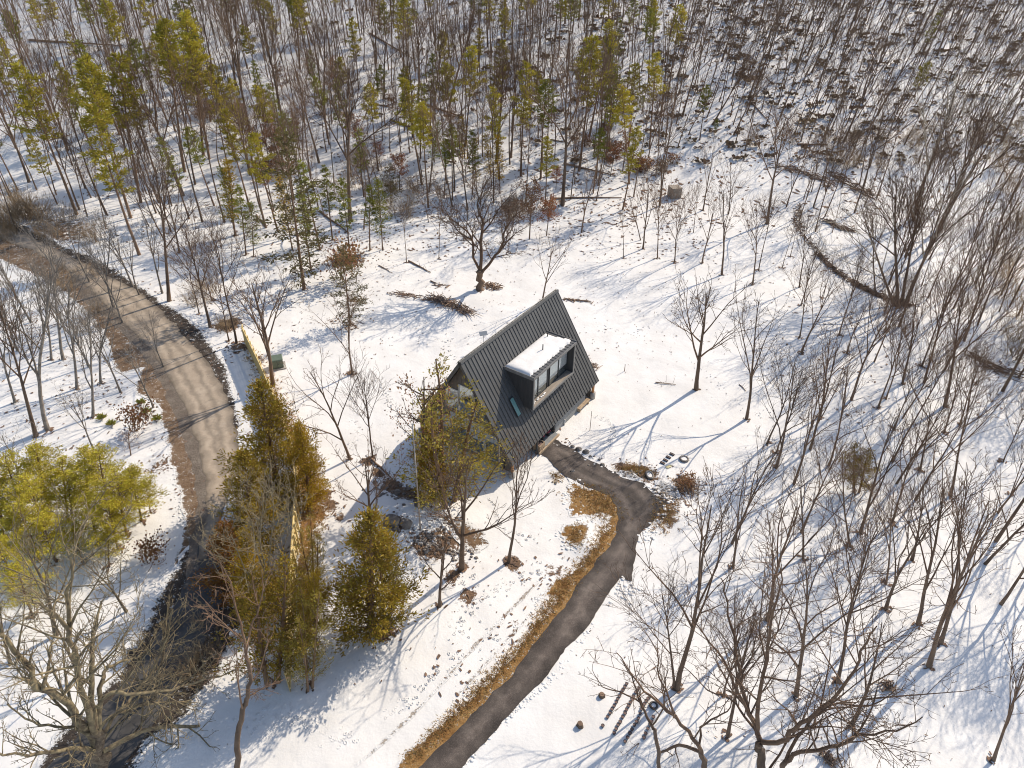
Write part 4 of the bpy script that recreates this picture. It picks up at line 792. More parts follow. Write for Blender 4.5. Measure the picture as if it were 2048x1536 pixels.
# ------------------------------------------------------------------ trees placed one by one
# kind | crop | base x y | top x y | label
TL = '''
broad|E|130|815|195|130|bare tree alone on open snow right of the cabin dormer
pole|E|3|70|40|-180|thin bare stem at the left end of the row along the upper snow edge
fork|E|165|75|215|-330|bare tree forking high at the upper edge of the open snow
fork|E|280|145|330|-400|bare tree with a kinked stem second from the left on the upper snow edge
slim|E|460|200|530|-330|straight bare tree standing farthest out on the snow below the upper row
pole|E|495|120|570|-330|thin straight tree close behind the one farthest out on the snow
thick|C|545|1310|650|620|thick brown trunk at the left end of the brush windrow
pole|E|632|103|700|-200|thin bare tree just below the left end of the stick windrow
pole|E|680|38|760|-250|thin bare tree touching the upper stretch of the stick windrow
slim|E|733|218|800|-250|bare tree on the snow left of the middle of the stick windrow
slim|E|745|323|860|-60|bare tree with a long lean on the snow below the stick windrow
slim|E|735|510|800|60|thin dark tree leaning right beside a forked one on the right-hand snow
fork|E|745|603|910|100|forked bare tree in the middle of the right-hand snow field
pole|E|865|280|950|0|thin bare tree below the stick windrow between two leaning ones
slim|E|965|497|1090|0|slender leaning tree alone on snow below the stick windrow
fork|E|1012|603|1080|250|short bare tree with close upright branches on the right-hand snow
slim|E|1178|250|1180|-300|straight trunk rising from the stick windrow left of the great tree
slim|E|1235|470|1290|240|short dark leaning trunk in front of the great windrow tree
thick|E|1310|335|1290|-500|great thick brown trunk at the right end of the stick windrow
thick|E|1330|325|1450|-450|second thick stem of the clump at the right end of the stick windrow
pale|E|1350|330|1640|-560|tall pale-limbed sycamore leaning right out of the windrow clump
pale|E|1290|325|980|-300|pale-limbed sycamore stem leaning left out of the windrow clump
fork|E|425|988|560|250|wide forked bare tree at the middle right of the open snow
slim|E|545|1130|690|580|bare tree with a long clean stem below the wide forked one
slim|E|600|1185|760|700|thin companion stem beside the fan-crowned tree on the right snow
fork|E|598|1275|800|640|fan-crowned bare tree leaning right on the right-hand snow
fork|E|855|972|990|420|V-shaped bare tree with two stems on the right-hand snow
slim|E|1195|920|1370|330|tall reddish bare tree, left one of a leaning pair right of the V-shaped tree
slim|E|1240|872|1360|400|right one of the leaning pair right of the V-shaped tree
fork|E|1338|785|1420|200|bare tree forking low behind the leaning pair
slim|E|1450|680|1620|130|straight reddish leaning tree up the slope from the leaning pair
thick|E|1585|915|1760|200|thick dark leaning trunk in the right-hand wood with debris at its foot
slim|E|1290|1045|1440|600|short bare leaning tree below the leaning pair
slim|E|1580|1070|1750|550|bare leaning tree below the thick dark trunk in the right-hand wood
slim|E|1672|1020|1850|560|bare leaning tree right of the one below the thick dark trunk
fork|E|1440|1290|1570|800|reddish crooked tree in the lower right-hand wood
slim|E|1620|1437|1830|650|bare tree with a long bare stem at the right-hand wood's lower edge
pole|E|1770|785|1750|560|thin stem behind the right-hand wood's dark thicket
slim|E|1970|1430|2060|1100|short bare trunk nearest the right picture edge at mid height
slim|E|1925|1240|2048|850|bare tree by the right picture edge above the short trunk
fork|G|1090|160|1300|-560|tall bare tree with bare lower stem rising in front of the small cedar
fork|G|1030|240|880|-330|bare tree bending left beneath the small cedar
slim|G|1275|100|1400|-520|reddish leaning bare tree right of the small cedar
fork|G|755|310|760|-220|bushy bare tree left of the small cedar
fork|G|345|358|420|-180|slim reddish bare tree between two larger ones right of the driveway bend
fork|G|1395|318|1560|-260|crooked bare tree in the lower right wood, upper of the middle pair
slim|G|1240|460|1330|-120|slim bare tree, lower of the middle pair in the lower right wood
fork|G|1240|603|1430|-120|bare tree with a long curving stem in the lower right wood
fork|G|1430|692|1720|-180|bare tree leaning far right in the lower right wood
fork|G|1490|940|1790|-150|tall dark bare tree nearest the open snow patch at lower right
fork|G|1562|805|1900|-60|tree with low right-hand fork behind the tall dark one at lower right
fork|G|1040|1285|1470|640|tall bare leaning tree rooted beside the brown stump hole at lower right
fork|G|315|1350|440|640|bare tree whose foot stands on shadow stripes at lower right
fork|G|20|1070|180|-60|big forked tree with twin stems right of the driveway
slim|G|5|1070|-60|420|left twin stem of the big forked tree right of the driveway
fork|G|545|670|800|-150|straight dark tree in the middle of the lower right wood
fork|G|715|1110|880|180|bare tree with sparse wiggly branches in the lower right wood
slim|G|955|1030|1160|60|straight bare tree behind the great spreading tree at lower right
slim|G|290|1110|380|640|short bare tree left of the straight dark one at lower right
fork|G|1870|1490|2110|820|bare tree with fallen sticks at its foot in the bottom right corner
broad|H|655|690|640|-60|bare tree with a spreading crown in front of the house cedar
fork|H|930|655|1020|-40|bare tree with upright fan of branches below the cabin's front corner
broad|H|525|915|505|480|small bare tree with wide low branches on the snow left of the tyre tracks
broad|H|125|560|100|-20|bare tree behind the olive cedar left of the rubble mound
slim|P|745|915|715|735|thin bare tree left of the cabin shadow
fork|P|700|918|625|700|spreading bare tree left of the cabin in the open yard
fork|P|705|748|665|580|dark multi-stemmed bare tree behind the spreading yard tree
broad|D|1600|790|1500|100|bare tree with round open crown beside the green utility box
grey|D|545|975|520|330|small bare tree on the snow bank left of the gravel road
thick|D|210|1090|-40|250|dark leaning trunk left of the road above the young pines
grey|D|280|1050|60|-40|tall grey bare tree left of the road with long crooked limbs
grey|D|590|780|560|230|small bare tree with three thin stems by the road verge
grey|D|450|810|370|150|bare tree between the grey tree and the three-stemmed one
grey|D|370|640|200|-80|bare tree leaning left on the bank above the road bend
grey|D|90|890|-80|300|bare tree at the left picture edge above the young pines
grey|D|300|640|240|120|thin bare tree with crossing branches on the left bank
thick|D|1230|450|1060|-180|dark crooked tree at the ditch edge right of the road
slim|D|1385|545|1270|-200|straight bare tree at the upper end of the yellow fence
slim|D|1340|530|1240|60|thin bare tree left of the one at the fence's upper end
slim|D|1165|370|1060|0|thin stem in the dark clump right of the road
slim|D|1240|295|1180|-100|reddish stem right of the dark clump by the road
thick|A|990|1760|900|900|bare tree of tangled grey branches right of the upper road
fork|A|1050|1480|940|950|bare tree with thin tangled crown beyond the ditch
thick|A|170|1065|-60|420|tall trunk at the far left edge of the upper wood
pine|A|815|1490|520|620|tall leaning pine with a bare trunk nearest the ditch
pine|A|765|1275|470|360|tall pine behind the one nearest the ditch with a bright yellow crown
slim|A|620|1340|490|900|small thin tree with a few brown leaves near the upper road
slim|A|510|1265|380|780|thin bare tree, right one of three by the upper road
slim|A|465|1225|250|540|thin bare tree, middle one of three by the upper road
pine|A|450|1255|120|380|leaning pine with a thin flat yellow crown by the upper road
pine|A|825|1185|690|320|pine with a yellow-green crown left of the dead brown tree
thick|A|395|880|230|250|tall trunk behind the pines in the upper left wood
slim|A|755|1000|690|600|slim bare tree behind the tall leaning pines
slim|A|615|1055|560|700|slim bare tree beside the tall leaning pines
pine|A|1080|1005|930|110|tall pine with a dark green crown left of centre in the upper left wood
slim|A|1110|885|1030|330|slim tree close right of the dark green crowned pine
pine|A|1190|905|1090|70|tall pine with a light crown reaching highest in the upper left wood
pine|A|1225|930|1100|200|tall pine right of the highest light crown
thick|A|1380|500|1290|-100|thick dark trunk, left one of a pair on blue shadowed snow
thick|A|1410|490|1350|-120|thick dark trunk, right one of the pair on blue shadowed snow
pineg|A|1540|700|1500|360|bushy low pine with a round green crown in the upper left wood
pine|A|1380|940|1210|420|pine with hanging golden foliage left of the rusty tree
thick|A|1635|640|1560|60|trunk just behind the bushy low pine
thick|A|1745|240|1690|-150|dark trunk far back between the upper pines
thick|A|1900|690|1880|60|grey trunk with reddish foot in the upper wood
pineg|A|1845|620|1830|300|pine with airy green crown beside the grey trunk with reddish foot
thick|P|700|440|688|100|tall dark dead-branched conifer left of centre in the upper wood
narrow|A|1485|1500|1470|1180|slim young conifer left of the dark spruce
narrow|A|1380|1380|1300|930|narrow dark conifer with a pointed top left of the dark spruce
pineg|A|1440|1490|1400|1080|slim green conifer between the pointed one and the dark spruce
spruce|P|608|578|562|270|dark sagging spruce with snow-free boughs left of centre
spruce|P|700|650|680|490|small dark conifer at the edge of the brown leafy patch
pineg|P|640|500|600|320|light green thin pine right of the dark sagging spruce
pineg|P|665|480|648|330|second light green pine right of the dark sagging spruce
pine|B|825|740|900|240|curved pine with a small round crown in the upper middle wood
pine|B|1000|1030|1030|370|tall straight pine standing alone in front of the upper middle wood
pine|B|1100|805|1110|430|thin pine right of the tall straight one
pineg|B|860|870|870|740|young green conifer left of the tall straight pine
pine|B|1340|1000|1420|220|pine with a thin trunk at the left of the big green crown
pine|B|1400|800|1530|130|pine with the tallest green crown in the upper middle wood
pineg|B|1480|780|1560|230|pine with dense dark green crown on the right side of the tallest one
pineg|B|1640|760|1720|560|small pine right of the big green crowns
thick|B|200|578|205|60|straight trunk with a flared foot at left of the upper middle wood
thick|B|400|590|415|60|straight tall trunk in the clearing of the upper middle wood
slim|B|490|705|530|100|leaning thin dark trunk right of the clearing trunk
thick|B|580|620|700|0|forked trunk leaning right in the upper middle wood
slim|B|650|690|690|200|reddish thin trunk right of the forked leaning one
slim|B|310|655|305|250|thin crooked snag in the clearing of the upper middle wood
slim|B|80|408|75|-60|thin straight trunk at the left edge of the upper middle wood
slim|B|145|670|130|250|thin trunk behind the dark dead-branched conifer
narrow|B|190|1460|185|1060|small conifer with sparse twigs standing on the upper yard edge
pole|B|330|1536|320|1160|thin sapling stem on the upper yard edge
pole|B|520|1515|520|1180|thin straight sapling on snow above the brush pile
slim|B|460|1300|440|1020|small thin tree with a bushy top above the brush pile
narrow|B|410|860|430|590|young conifer, left one in the green group of the upper middle wood
narrow|B|480|1000|500|710|young conifer, middle one in the green group of the upper middle wood
pineg|B|550|1160|560|820|young conifer, right one in the green group of the upper middle wood
narrow|B|660|1000|670|690|light green conifer right of the green group
narrow|B|830|1090|800|780|light green conifer with a dark side behind the big forked tree
narrow|B|740|1120|730|820|thin light green conifer beside the big forked tree's crown
brownleaf|B|1050|1400|1075|1060|small tree holding brown leaves behind the big forked tree
brownleaf|B|1150|1380|1150|1140|shrubby brown tree right of the one holding brown leaves
spruce|B|240|1200|240|950|small olive conifer with drooping boughs left of the green group
fork|B|1355|1360|1400|930|thin forked tree at the upper yard edge right of the brown leafed ones
pole|B|1600|1510|1610|1200|thin straight stem on the snow at the upper yard edge
fork|B|1715|1455|1800|1000|V-shaped slim tree left of the wooden box
fork|B|1700|1405|1640|1130|left stem beside the V-shaped slim tree
slim|B|1800|1510|1840|1080|slim tree standing on snow just below the wooden box
slim|B|1900|1536|1970|1090|slim leaning tree on snow right of the wooden box
pole|B|2010|1360|2030|1050|thin stem on snow farther right of the wooden box
slim|B|925|1478|945|1200|slim tree just right of the big forked tree
fork|P|1085|601|1118|455|bare tree with right-swept crown behind the top of the cabin ridge
thick|C|225|730|500|300|dark leaning trunk in the upper right wood, left one of a pair
thick|C|350|790|560|380|dark leaning trunk in the upper right wood, right one of the pair
fork|C|170|1230|270|820|reddish forked tree on the edge of the upper right wood
fork|C|320|1250|380|900|bare tree with arching twigs on the edge of the upper right wood
pineg|C|150|820|200|500|small green conifer among dark brush in the upper right wood
pineg|C|230|830|250|700|smaller green conifer below the one among dark brush
thick|C|1480|1480|1900|520|long pale leaning trunk at the right of the sycamores
pale|C|1560|1330|2000|500|pale-branched sycamore with a right-leaning crown near the right edge
pale|C|1400|1290|1620|330|pale sycamore with the tallest white branches in the upper right
opencedar|E|1067|1415|1120|1120|small dark cedar with a bare stem among the right-hand bare trees
opencedar|P|895|1005|905|745|olive cedar with several trunks covering the cabin's front gable
cedar|P|868|1000|862|850|darker cedar on the left side of the one covering the gable
narrow|P|585|500|560|350|light young pine left of the dark sagging spruce
pineg|P|622|540|600|380|airy yellow-green pine close behind the dark sagging spruce
pineg|P|700|520|690|360|airy pale green pine below the dark dead-branched conifer
narrow|P|470|470|452|335|olive young conifer beyond the dark clump by the road
pineg|P|740|500|735|370|slight green pine right of the dark dead-branched conifer
pineg|P|905|400|900|250|young green pine in the brushy front of the upper middle wood
narrow|P|1000|385|998|270|bushy olive conifer at the back of the big forked tree
pineg|P|945|390|950|262|second young green pine in the brushy front of the upper middle wood
brownleaf|P|600|300|590|215|rust-leaved tree right of the broken grey trunk
brownleaf|P|505|330|490|240|brown-leaved tree under the hanging golden pine
darkleaf|P|832|990|842|752|thin tree with reddish dry leaves at the left end of the cabin gable
'''
KN = {'pine': ('pine_tree', 'pine'), 'pineg': ('pine_tree', 'pine'), 'spruce': ('spruce_tree', 'spruce'), 'narrow': ('young_conifer', 'conifer'), 'cedar': ('cedar_tree', 'cedar'), 'opencedar': ('cedar_tree', 'cedar'), 'brownleaf': ('leafy_tree', 'tree'), 'darkleaf': ('leafy_tree', 'tree'), 'grove': ('young_pine', 'pine'), 'brush': ('brush', 'shrub'), 'leafbrush': ('leafy_shrub', 'shrub')}
TAKEN = []
WIDE = {'fork': 1.1, 'slim': 1.05}
for ln in TL.strip().split('\n'):
    k, c, bx, by, tx, ty, lab = ln.split('|'); nm, ct = KN.get(k, ('bare_tree', 'tree'))
    o = pt(k, c, float(bx), float(by), float(tx), float(ty), lab, name=nm, cat=ct, wide=1.4 if 'covering the cabin' in lab else WIDE.get(k, 1)); TAKEN.append(o.location.copy())
# cedars along the fence, each set by base, top and crown width
for k, v, bx, by, tx, ty, wd, lab in (
    ('cedar', 0, 560, 985, 512, 765, 1.3, 'dark olive cedar with a pointed tip over the upper end of the fence'),
    ('cedar', 1, 622, 1010, 592, 850, .95, 'golden cedar on the yard side of the fence just below the dark one'),
    ('cedar', 2, 470, 1190, 440, 1050, 1.05, 'rusty orange cedar leaning over the shaded road'),
    ('cedar', 0, 515, 1110, 480, 905, 1.2, 'darkest cedar against the gravel road beside the fence'),
    ('opencedar', 1, 545, 1368, 518, 1130, .95, 'olive cedar with a bare grey trunk at the lower end of the fence'),
    ('opencedar', 0, 618, 1376, 612, 1180, .6, 'golden open cedar on the yard side at the lower end of the fence'),
    ('opencedar', 0, 630, 1190, 620, 1030, .6, 'golden cedar halfway down the yard side of the fence'),
    ('cedar', 1, 522, 1235, 498, 1060, 1.05, 'golden cedar behind the twiggy bare tree at the fence'),
    ('opencedar', 1, 628, 1290, 622, 1130, .6, 'thin olive cedar on the yard side above the fence end'),
    ('cedar', 0, 745, 1262, 733, 1025, 1.3, 'broad olive cedar standing alone between the fence and the tyre tracks'),
    ('opencedar', 0, 775, 1250, 782, 1100, .8, 'lower golden cedar growing against the right side of the lone broad one')):
    o = pt(k, 'P', bx, by, tx, ty, lab, name='cedar_tree', cat='cedar', var=v, wide=wd); TAKEN.append(o.location.copy())
for i, (x, y, a, b2, lab) in enumerate(((575, 215, 480, -60, 'young yellow-green pine at the grove\'s right edge by the road'), (690, 255, 600, -30, 'young pine standing lowest by the road at the grove edge'), (235, 320, 130, -10, 'young pine in the middle of the grove left of the road'),
    (120, 330, 30, 40, 'young pine left of the grove middle'), (740, 170, 640, -180, 'young pine with a rounded top at the grove\'s upper right'), (440, 200, 350, -170, 'young pine in the upper middle of the grove'), (330, 330, 240, 60, 'young pine in the grove\'s lower middle'),
    (190, 640, 110, 330, 'young pine at the bottom of the grove beside grey branches'), (640, 360, 600, 130, 'small olive pine below the grove near the road'), (40, 250, -60, -100, 'young pine at the left picture edge of the grove'), (90, 480, 0, 200, 'bright yellow young pine at the lower left of the grove'),
    (300, 60, 210, -330, 'young pine at the back of the grove'), (150, 90, 70, -300, 'young pine at the back left of the grove'), (520, 60, 440, -330, 'bright young pine at the grove\'s back right'), (660, 60, 590, -330, 'tallest young pine at the grove\'s upper right corner'), (830, 90, 770, -200, 'young pine overhanging the brown verge'),
    (400, 90, 320, -280, 'bright green young pine behind the grove middle'), (20, 100, -80, -260, 'young pine at the far left back of the grove'), (480, 330, 420, 80, 'sparse young pine in front of the grove'), (260, 200, 170, -160, 'dense young pine in the grove\'s left half'), (880, 40, 850, -140, 'small brown-tinged pine nearest the verge'))):
    o = pt('grove', 'F', x, y, a, b2, lab, name='young_pine', cat='pine', wide=1.4); TAKEN.append(o.location.copy())
for x, y, tx, ty, kk, v, lab in ((275, 862, 268, 815, 'leafbrush', 0, 'reddish brown leafy shrub above the young pines'), (300, 1122, 300, 1085, 'leafbrush', 0, 'brown leafy shrub on the snow bank left of the shaded road'), (1382, 985, 1372, 950, 'leafbrush', 0, 'dark red shrub beside the fire ring'),
    (262, 910, 258, 860, 'darkleaf', 0, 'dark reddish small tree at the upper edge of the pine grove'), (545, 300, 530, 225, 'brownleaf', 1, 'rust-leaved beech at the middle of the upper left wood'), (480, 270, 470, 205, 'brownleaf', 1, 'rust-tinged small tree left of the rust-leaved beech'),
    (410, 260, 400, 190, 'brownleaf', 0, 'brown-leaved tree below the golden pine'), (690, 560, 690, 490, 'leafbrush', 0, 'brown scrub on the leafy patch by the small dark conifer')):
    nm, ct = KN[kk]; o = pt(kk, 'P', x, y, tx, ty, lab, name=nm, cat=ct, var=v)
for x, y, lab in ((283, 808, 'yellow-green tuft of leaves on the snow bank left of the road, upper one'), (293, 826, 'yellow-green tuft of leaves on the snow bank left of the road, middle one'), (316, 840, 'small yellow-green tuft nearest the road verge'), (205, 838, 'yellow-green bush above the young pines'), (225, 850, 'second yellow-green bush above the young pines')):
    B = G(x, y); T = Tree(int(x)); T.twig = .01
    for _ in range(9): az = T.r.random()*6.28; T.add('crown', T.path(Vector((0, 0, -.05)), Vector((cos(az), sin(az), .9)), .5, 3, .1, 0), [.012, .009, .004], 3)
    for _ in range(70): az = T.r.random()*6.28; e = T.r.uniform(.2, 1.3); d = Vector((cos(az)*e, sin(az)*e, .6)).normalized()*.4; q = d.orthogonal().normalized(); T.L.append((Vector((cos(az)*.12*e, sin(az)*.12*e, .12)), d*T.r.uniform(.7, 1.4), q*.05))
    o = empty('leafy_plant', B)
    for nm, me in T.meshes('q', [M['bark'], M['twig'], M['ygreen']]): link('stems' if nm == 'crown' else 'leaves', me, o)
    tag(o, lab, 'plant')

# ------------------------------------------------------------------ great trees drawn limb by limb
def great(name, label, base, crop, limbs, r0, mats, seed, twig=.014, dens=.8, scale_z=1):
    B = G(*base); T = Tree(seed); T.twig = twig; o = empty(name, B)
    for k, (pts, ra, rb, off, off1) in enumerate(limbs):
        P = []
        for i, (x, y) in enumerate(pts):
            a = i/(len(pts)-1); P.append(above(B, x, y, crop, off=off+(off1-off)*a)-B)
        # smooth and resample
        Q = []
        for i in range(len(P)-1):
            p0 = P[max(i-1, 0)]; p1 = P[i]; p2 = P[i+1]; p3 = P[min(i+2, len(P)-1)]
            for s in range(3): a = s/3; Q.append(.5*((2*p1)+(p2-p0)*a+(2*p0-5*p1+4*p2-p3)*a*a+(3*p1-p0-3*p2+p3)*a**3))
        Q.append(P[-1]); jit = ra*.35; Q = [Q[0]]+[q+Vector((T.r.gauss(0, jit), T.r.gauss(0, jit), T.r.gauss(0, jit))) for q in Q[1:]]
        if k == 0:
            rad = [ra+(rb-ra)*i/(len(Q)-1) for i in range(len(Q))]; rad[0] *= 1.3; Q.append(Q[-1]+(Q[-1]-Q[-2]).normalized()*rb*1.2); rad.append(rb*.15); T.add('trunk', Q, rad, 10)
        else: T.limb(Q, ra, rb, 3, dens, 'crown', 7, .18, (30, 65), .06, .42)
    for nm, me in T.meshes('g', [M[mats[0]], M[mats[1]]]): link(nm, me, o)
    tag(o, label, 'tree'); TAKEN.append(B); return o
great('great_tree', 'huge lichen-spotted bare tree filling the bottom left corner', (200, 1585), 'F', [
    ([(585, 1680), (580, 1536), (570, 1420), (560, 1300)], .38, .30, 0, 0),
    ([(560, 1400), (470, 1290), (400, 1180), (220, 1060), (130, 900), (0, 760)], .23, .09, 0, .8), ([(555, 1330), (490, 1150), (450, 900), (400, 720), (390, 550), (400, 420), (440, 260)], .17, .045, 0, -1.5),
    ([(405, 730), (330, 640), (250, 590), (190, 555)], .10, .03, -.9, -2.2), ([(560, 1300), (530, 1050), (545, 850), (560, 700), (600, 560)], .17, .04, 0, 1.8),
    ([(580, 1280), (585, 1080), (610, 980), (700, 920), (770, 900), (860, 860)], .14, .03, 0, 2.5), ([(570, 1180), (650, 1100), (800, 1100), (1000, 1080), (1200, 1020), (1420, 960)], .12, .03, 0, -2),
    ([(600, 1440), (750, 1370), (900, 1300), (1100, 1290), (1300, 1320), (1480, 1330), (1690, 1320)], .15, .03, 0, -1.2), ([(560, 1430), (450, 1430), (300, 1440), (150, 1460), (-20, 1445)], .13, .04, 0, -1.4),
    ([(520, 1340), (430, 1300), (280, 1290), (150, 1250), (40, 1160)], .09, .03, 0, 1.6), ([(580, 1330), (640, 1240), (800, 1180), (1000, 1150), (1190, 1130)], .10, .025, 0, 1.2),
    ([(590, 1350), (700, 1200), (830, 1060), (920, 900), (980, 760), (1010, 600)], .11, .025, 0, 2), ([(600, 1380), (760, 1200), (900, 1150), (960, 1220), (980, 1340)], .07, .02, 0, -2.5), ([(250, 1080), (290, 920), (300, 820), (350, 780)], .09, .02, .3, 1.5),
    ([(560, 1430), (500, 1480), (490, 1536)], .10, .04, 0, -2)], .42, ('lichen', 'lichentwig'), 301, .015, 1.0)
great('great_tree', 'great dark spreading bare tree at the bottom right, its foot at the picture edge', (1530, 1575), 'G', [
    ([(525, 1640), (520, 1536), (510, 1450), (500, 1380)], .24, .19, 0, 0),
    ([(505, 1400), (470, 1280), (400, 1100), (385, 950), (340, 780), (310, 560), (280, 420)], .15, .025, 0, 1.5), ([(485, 1330), (495, 1150), (540, 900), (560, 700), (620, 480), (640, 350)], .12, .02, 0, -1.5),
    ([(520, 1385), (640, 1380), (700, 1310), (830, 1220), (950, 1110), (1060, 960), (1120, 800), (1180, 700)], .14, .025, 0, -1), ([(480, 1300), (400, 1150), (290, 900), (180, 760), (90, 640)], .09, .02, 0, -2),
    ([(500, 1350), (420, 1240), (330, 1130), (200, 1080), (60, 940)], .08, .02, 0, 1.5), ([(545, 1560), (650, 1400), (730, 1290), (860, 1000)], .07, .02, .4, 2.2)], .24, ('bark', 'twig'), 302, .012, .9)
great('great_tree', 'bare tree with long low limbs sweeping right at the bottom edge', (1568, 1600), 'G', [
    ([(600, 1700), (620, 1580), (650, 1500)], .16, .13, 0, 0), ([(650, 1500), (740, 1440), (900, 1420), (1000, 1395), (1100, 1350), (1300, 1320), (1450, 1250)], .12, .02, 0, -1.5), ([(650, 1500), (760, 1300), (900, 1180), (960, 1160), (1150, 1170), (1300, 1080)], .09, .02, 0, 1.5), ([(1000, 1395), (1090, 1300), (1160, 1180), (1190, 1060)], .06, .015, -.6, .8)], .16, ('bark', 'twig'), 303, .012, .9)
great('great_tree', 'bare tree whose long limbs reach up-left over the rows of pots', (1412, 1580), 'G', [
    ([(190, 1640), (180, 1536), (150, 1440)], .17, .13, 0, 0), ([(160, 1460), (110, 1360), (0, 1240), (-130, 1130), (-240, 1000), (-330, 860)], .12, .02, 0, -1.4), ([(150, 1440), (30, 1400), (-80, 1440), (-150, 1400), (-250, 1300), (-330, 1270)], .10, .02, 0, 1.5),
    ([(150, 1430), (160, 1300), (250, 1240), (330, 1180), (340, 1050)], .07, .015, 0, 1.6), ([(0, 1240), (-30, 1120), (-90, 1000), (-100, 860), (-180, 720)], .06, .015, -.7, -2)], .17, ('bark', 'twig'), 304, .012, .65)
great('great_tree', 'wiry bare tree at the bottom edge with a trunk bending left over the pots', (1320, 1565), 'G', [
    ([(-80, 1600), (-85, 1536), (-100, 1400), (-120, 1310)], .11, .09, 0, 0), ([(-120, 1310), (-160, 1230), (-200, 1150), (-230, 1050), (-260, 980), (-310, 900)], .08, .015, 0, 1), ([(-130, 1290), (-60, 1180), (-60, 1060), (-30, 960)], .05, .015, 0, -1), ([(-200, 1150), (-320, 1090), (-420, 1060), (-480, 960)], .045, .012, .3, -1)], .1, ('bark', 'twig'), 305, .011, .65)
great('great_tree', 'big bare tree with three thick limbs above the brush pile', (961, 579), 'P', [
    ([(961, 582), (960, 560), (960, 541)], .42, .34, 0, 0), ([(960, 545), (948, 515), (945, 480), (925, 455), (905, 440), (890, 425)], .17, .03, 0, .8), ([(961, 543), (962, 500), (965, 450), (958, 420), (955, 385), (945, 340)], .22, .03, 0, 2),
    ([(962, 548), (985, 520), (1003, 495), (1010, 460), (1030, 430), (1060, 400)], .19, .03, 0, -1.5), ([(945, 480), (915, 460), (885, 410), (870, 380)], .08, .02, .5, -2), ([(963, 470), (985, 440), (1005, 410), (1040, 370)], .1, .02, .8, 2.2), ([(1003, 495), (1012, 488), (1012, 478)], .05, .02, -.8, -1)], .4, ('bark', 'twig'), 306, .02, 1.3)
great('bare_tree', 'tall bare tree with one trunk curving up from the bottom edge left of centre', (478, 1560), 'F', [
    ([(1395, 1610), (1392, 1536), (1395, 1350), (1420, 1200), (1445, 1130), (1460, 1020), (1440, 880)], .17, .09, 0, 0), ([(1440, 890), (1420, 740), (1380, 600), (1350, 450), (1290, 330)], .07, .015, 0, 1), ([(1440, 890), (1460, 740), (1500, 640), (1540, 480), (1530, 380)], .06, .015, 0, -1), ([(1450, 1060), (1520, 970), (1560, 820), (1600, 740)], .05, .012, 0, 1), ([(1420, 1190), (1400, 1080), (1385, 940), (1390, 820)], .05, .012, 0, -1.2), ([(1445, 1120), (1560, 1060), (1680, 1010)], .04, .012, 0, -.5), ([(1430, 800), (1340, 720), (1260, 640), (1200, 560)], .04, .012, .4, -1)], .17, ('bark', 'twig'), 307, .012, .8)
great('bare_tree', 'twiggy pale brown bare tree in front of the fence cedars', (520, 1330), 'F', [
    ([(1530, 940), (1540, 800), (1545, 600), (1560, 400)], .12, .07, 0, 0), ([(1560, 420), (1500, 250), (1470, 100), (1400, -60)], .06, .012, 0, -1), ([(1560, 400), (1590, 200), (1600, 0), (1590, -150)], .06, .012, 0, .6), ([(1550, 500), (1640, 300), (1700, 100), (1720, -60)], .05, .012, 0, -1), ([(1550, 600), (1460, 420), (1400, 300), (1350, 160)], .05, .012, 0, -1.5), ([(1560, 400), (1520, 200), (1540, 20), (1520, -120)], .05, .012, 0, -2)], .12, ('pale', 'lichentwig'), 308, .012, 1.0)
lichen_small = (('G', 0, 0),)
for c, x, y, tx, ty, lab in (('F', 470, 1010, 300, 560, 'lichened small tree with crooked branches behind the huge bottom left tree'), ('F', 900, 1130, 1010, 560, 'lichened leaning tree over the shaded road'), ('F', 330, 760, 260, 80, 'pale crooked tree rising through the pine grove'), ('F', 740, 620, 560, 260, 'thin lichened tree on the snow bank by the shaded road'), ('F', 60, 930, -60, 520, 'lichened tree at the bottom left picture edge')):
    pt('lichen', c, x, y, tx, ty, lab, wide=1.2)

# ------------------------------------------------------------------ the wood around, filled in
from mathutils.kdtree import KDTree
def dens(x, y):
    """how wooded the place is (0-1), which zone"""
    if y < 470 and x < 720: 
        if y > 300 and x < 330: return .28, 'L'
        return (.9 if y < 330 else .6), 'L'
    if y < 420 and x < 1340: return (.95 if y < 330 else .6), 'M'
    if y < 300: return 1.0, 'R'
    if y < 470 and x < 900: return .2, 'M'
    if x > 1880 and y < 1000: return .34, 'S'
    if x > 1700 and y < 760: return .25, 'S'
    if x > 1560 and y < 470: return .25, 'S'
    if x > 1780 and y < 1300: return .4, 'S'
    if x > 1450 and 760 < y < 1250: return .14, 'S'
    if x > 1300 and y > 1250 and x < 1850: return .10, 'S'
    if x < 330 and 560 < y < 830: return .35, 'W'
    if x < 200 and 830 <= y < 1000: return .25, 'W'
    return 0, ''
ZL = {'L': ('slender bare tree in the dense upper left wood', 'slender bare trees of the upper left wood'), 'M': ('slender bare tree in the dense upper middle wood behind the cabin', 'slender bare trees of the upper middle wood'), 'R': ('slender bare tree on the steep wooded slope at the upper right', 'slender bare trees of the upper right slope'),
      'S': ('slender bare tree in the thicket along the right picture edge', 'slender bare trees of the right edge thicket'), 'W': ('slender bare tree on the snowy bank left of the gravel road', 'slender bare trees left of the road')}
KA = {'pole': 'thin straight', 'slim': 'slender branching', 'thick': 'thick-trunked', 'fork': 'many-forked', 'grey': 'small grey'}
pts_ = [(p.x, p.y) for p in TAKEN]; grid = {}
def near_(x, y, d):
    i, j = int(x//4), int(y//4)
    for a in (-1, 0, 1):
        for b2 in (-1, 0, 1):
            for q in grid.get((i+a, j+b2), ()):
                if (q[0]-x)**2+(q[1]-y)**2 < d*d: return True
    return False
for q in pts_: grid.setdefault((int(q[0]//4), int(q[1]//4)), []).append(q)
rg = random.Random(77); cand = []
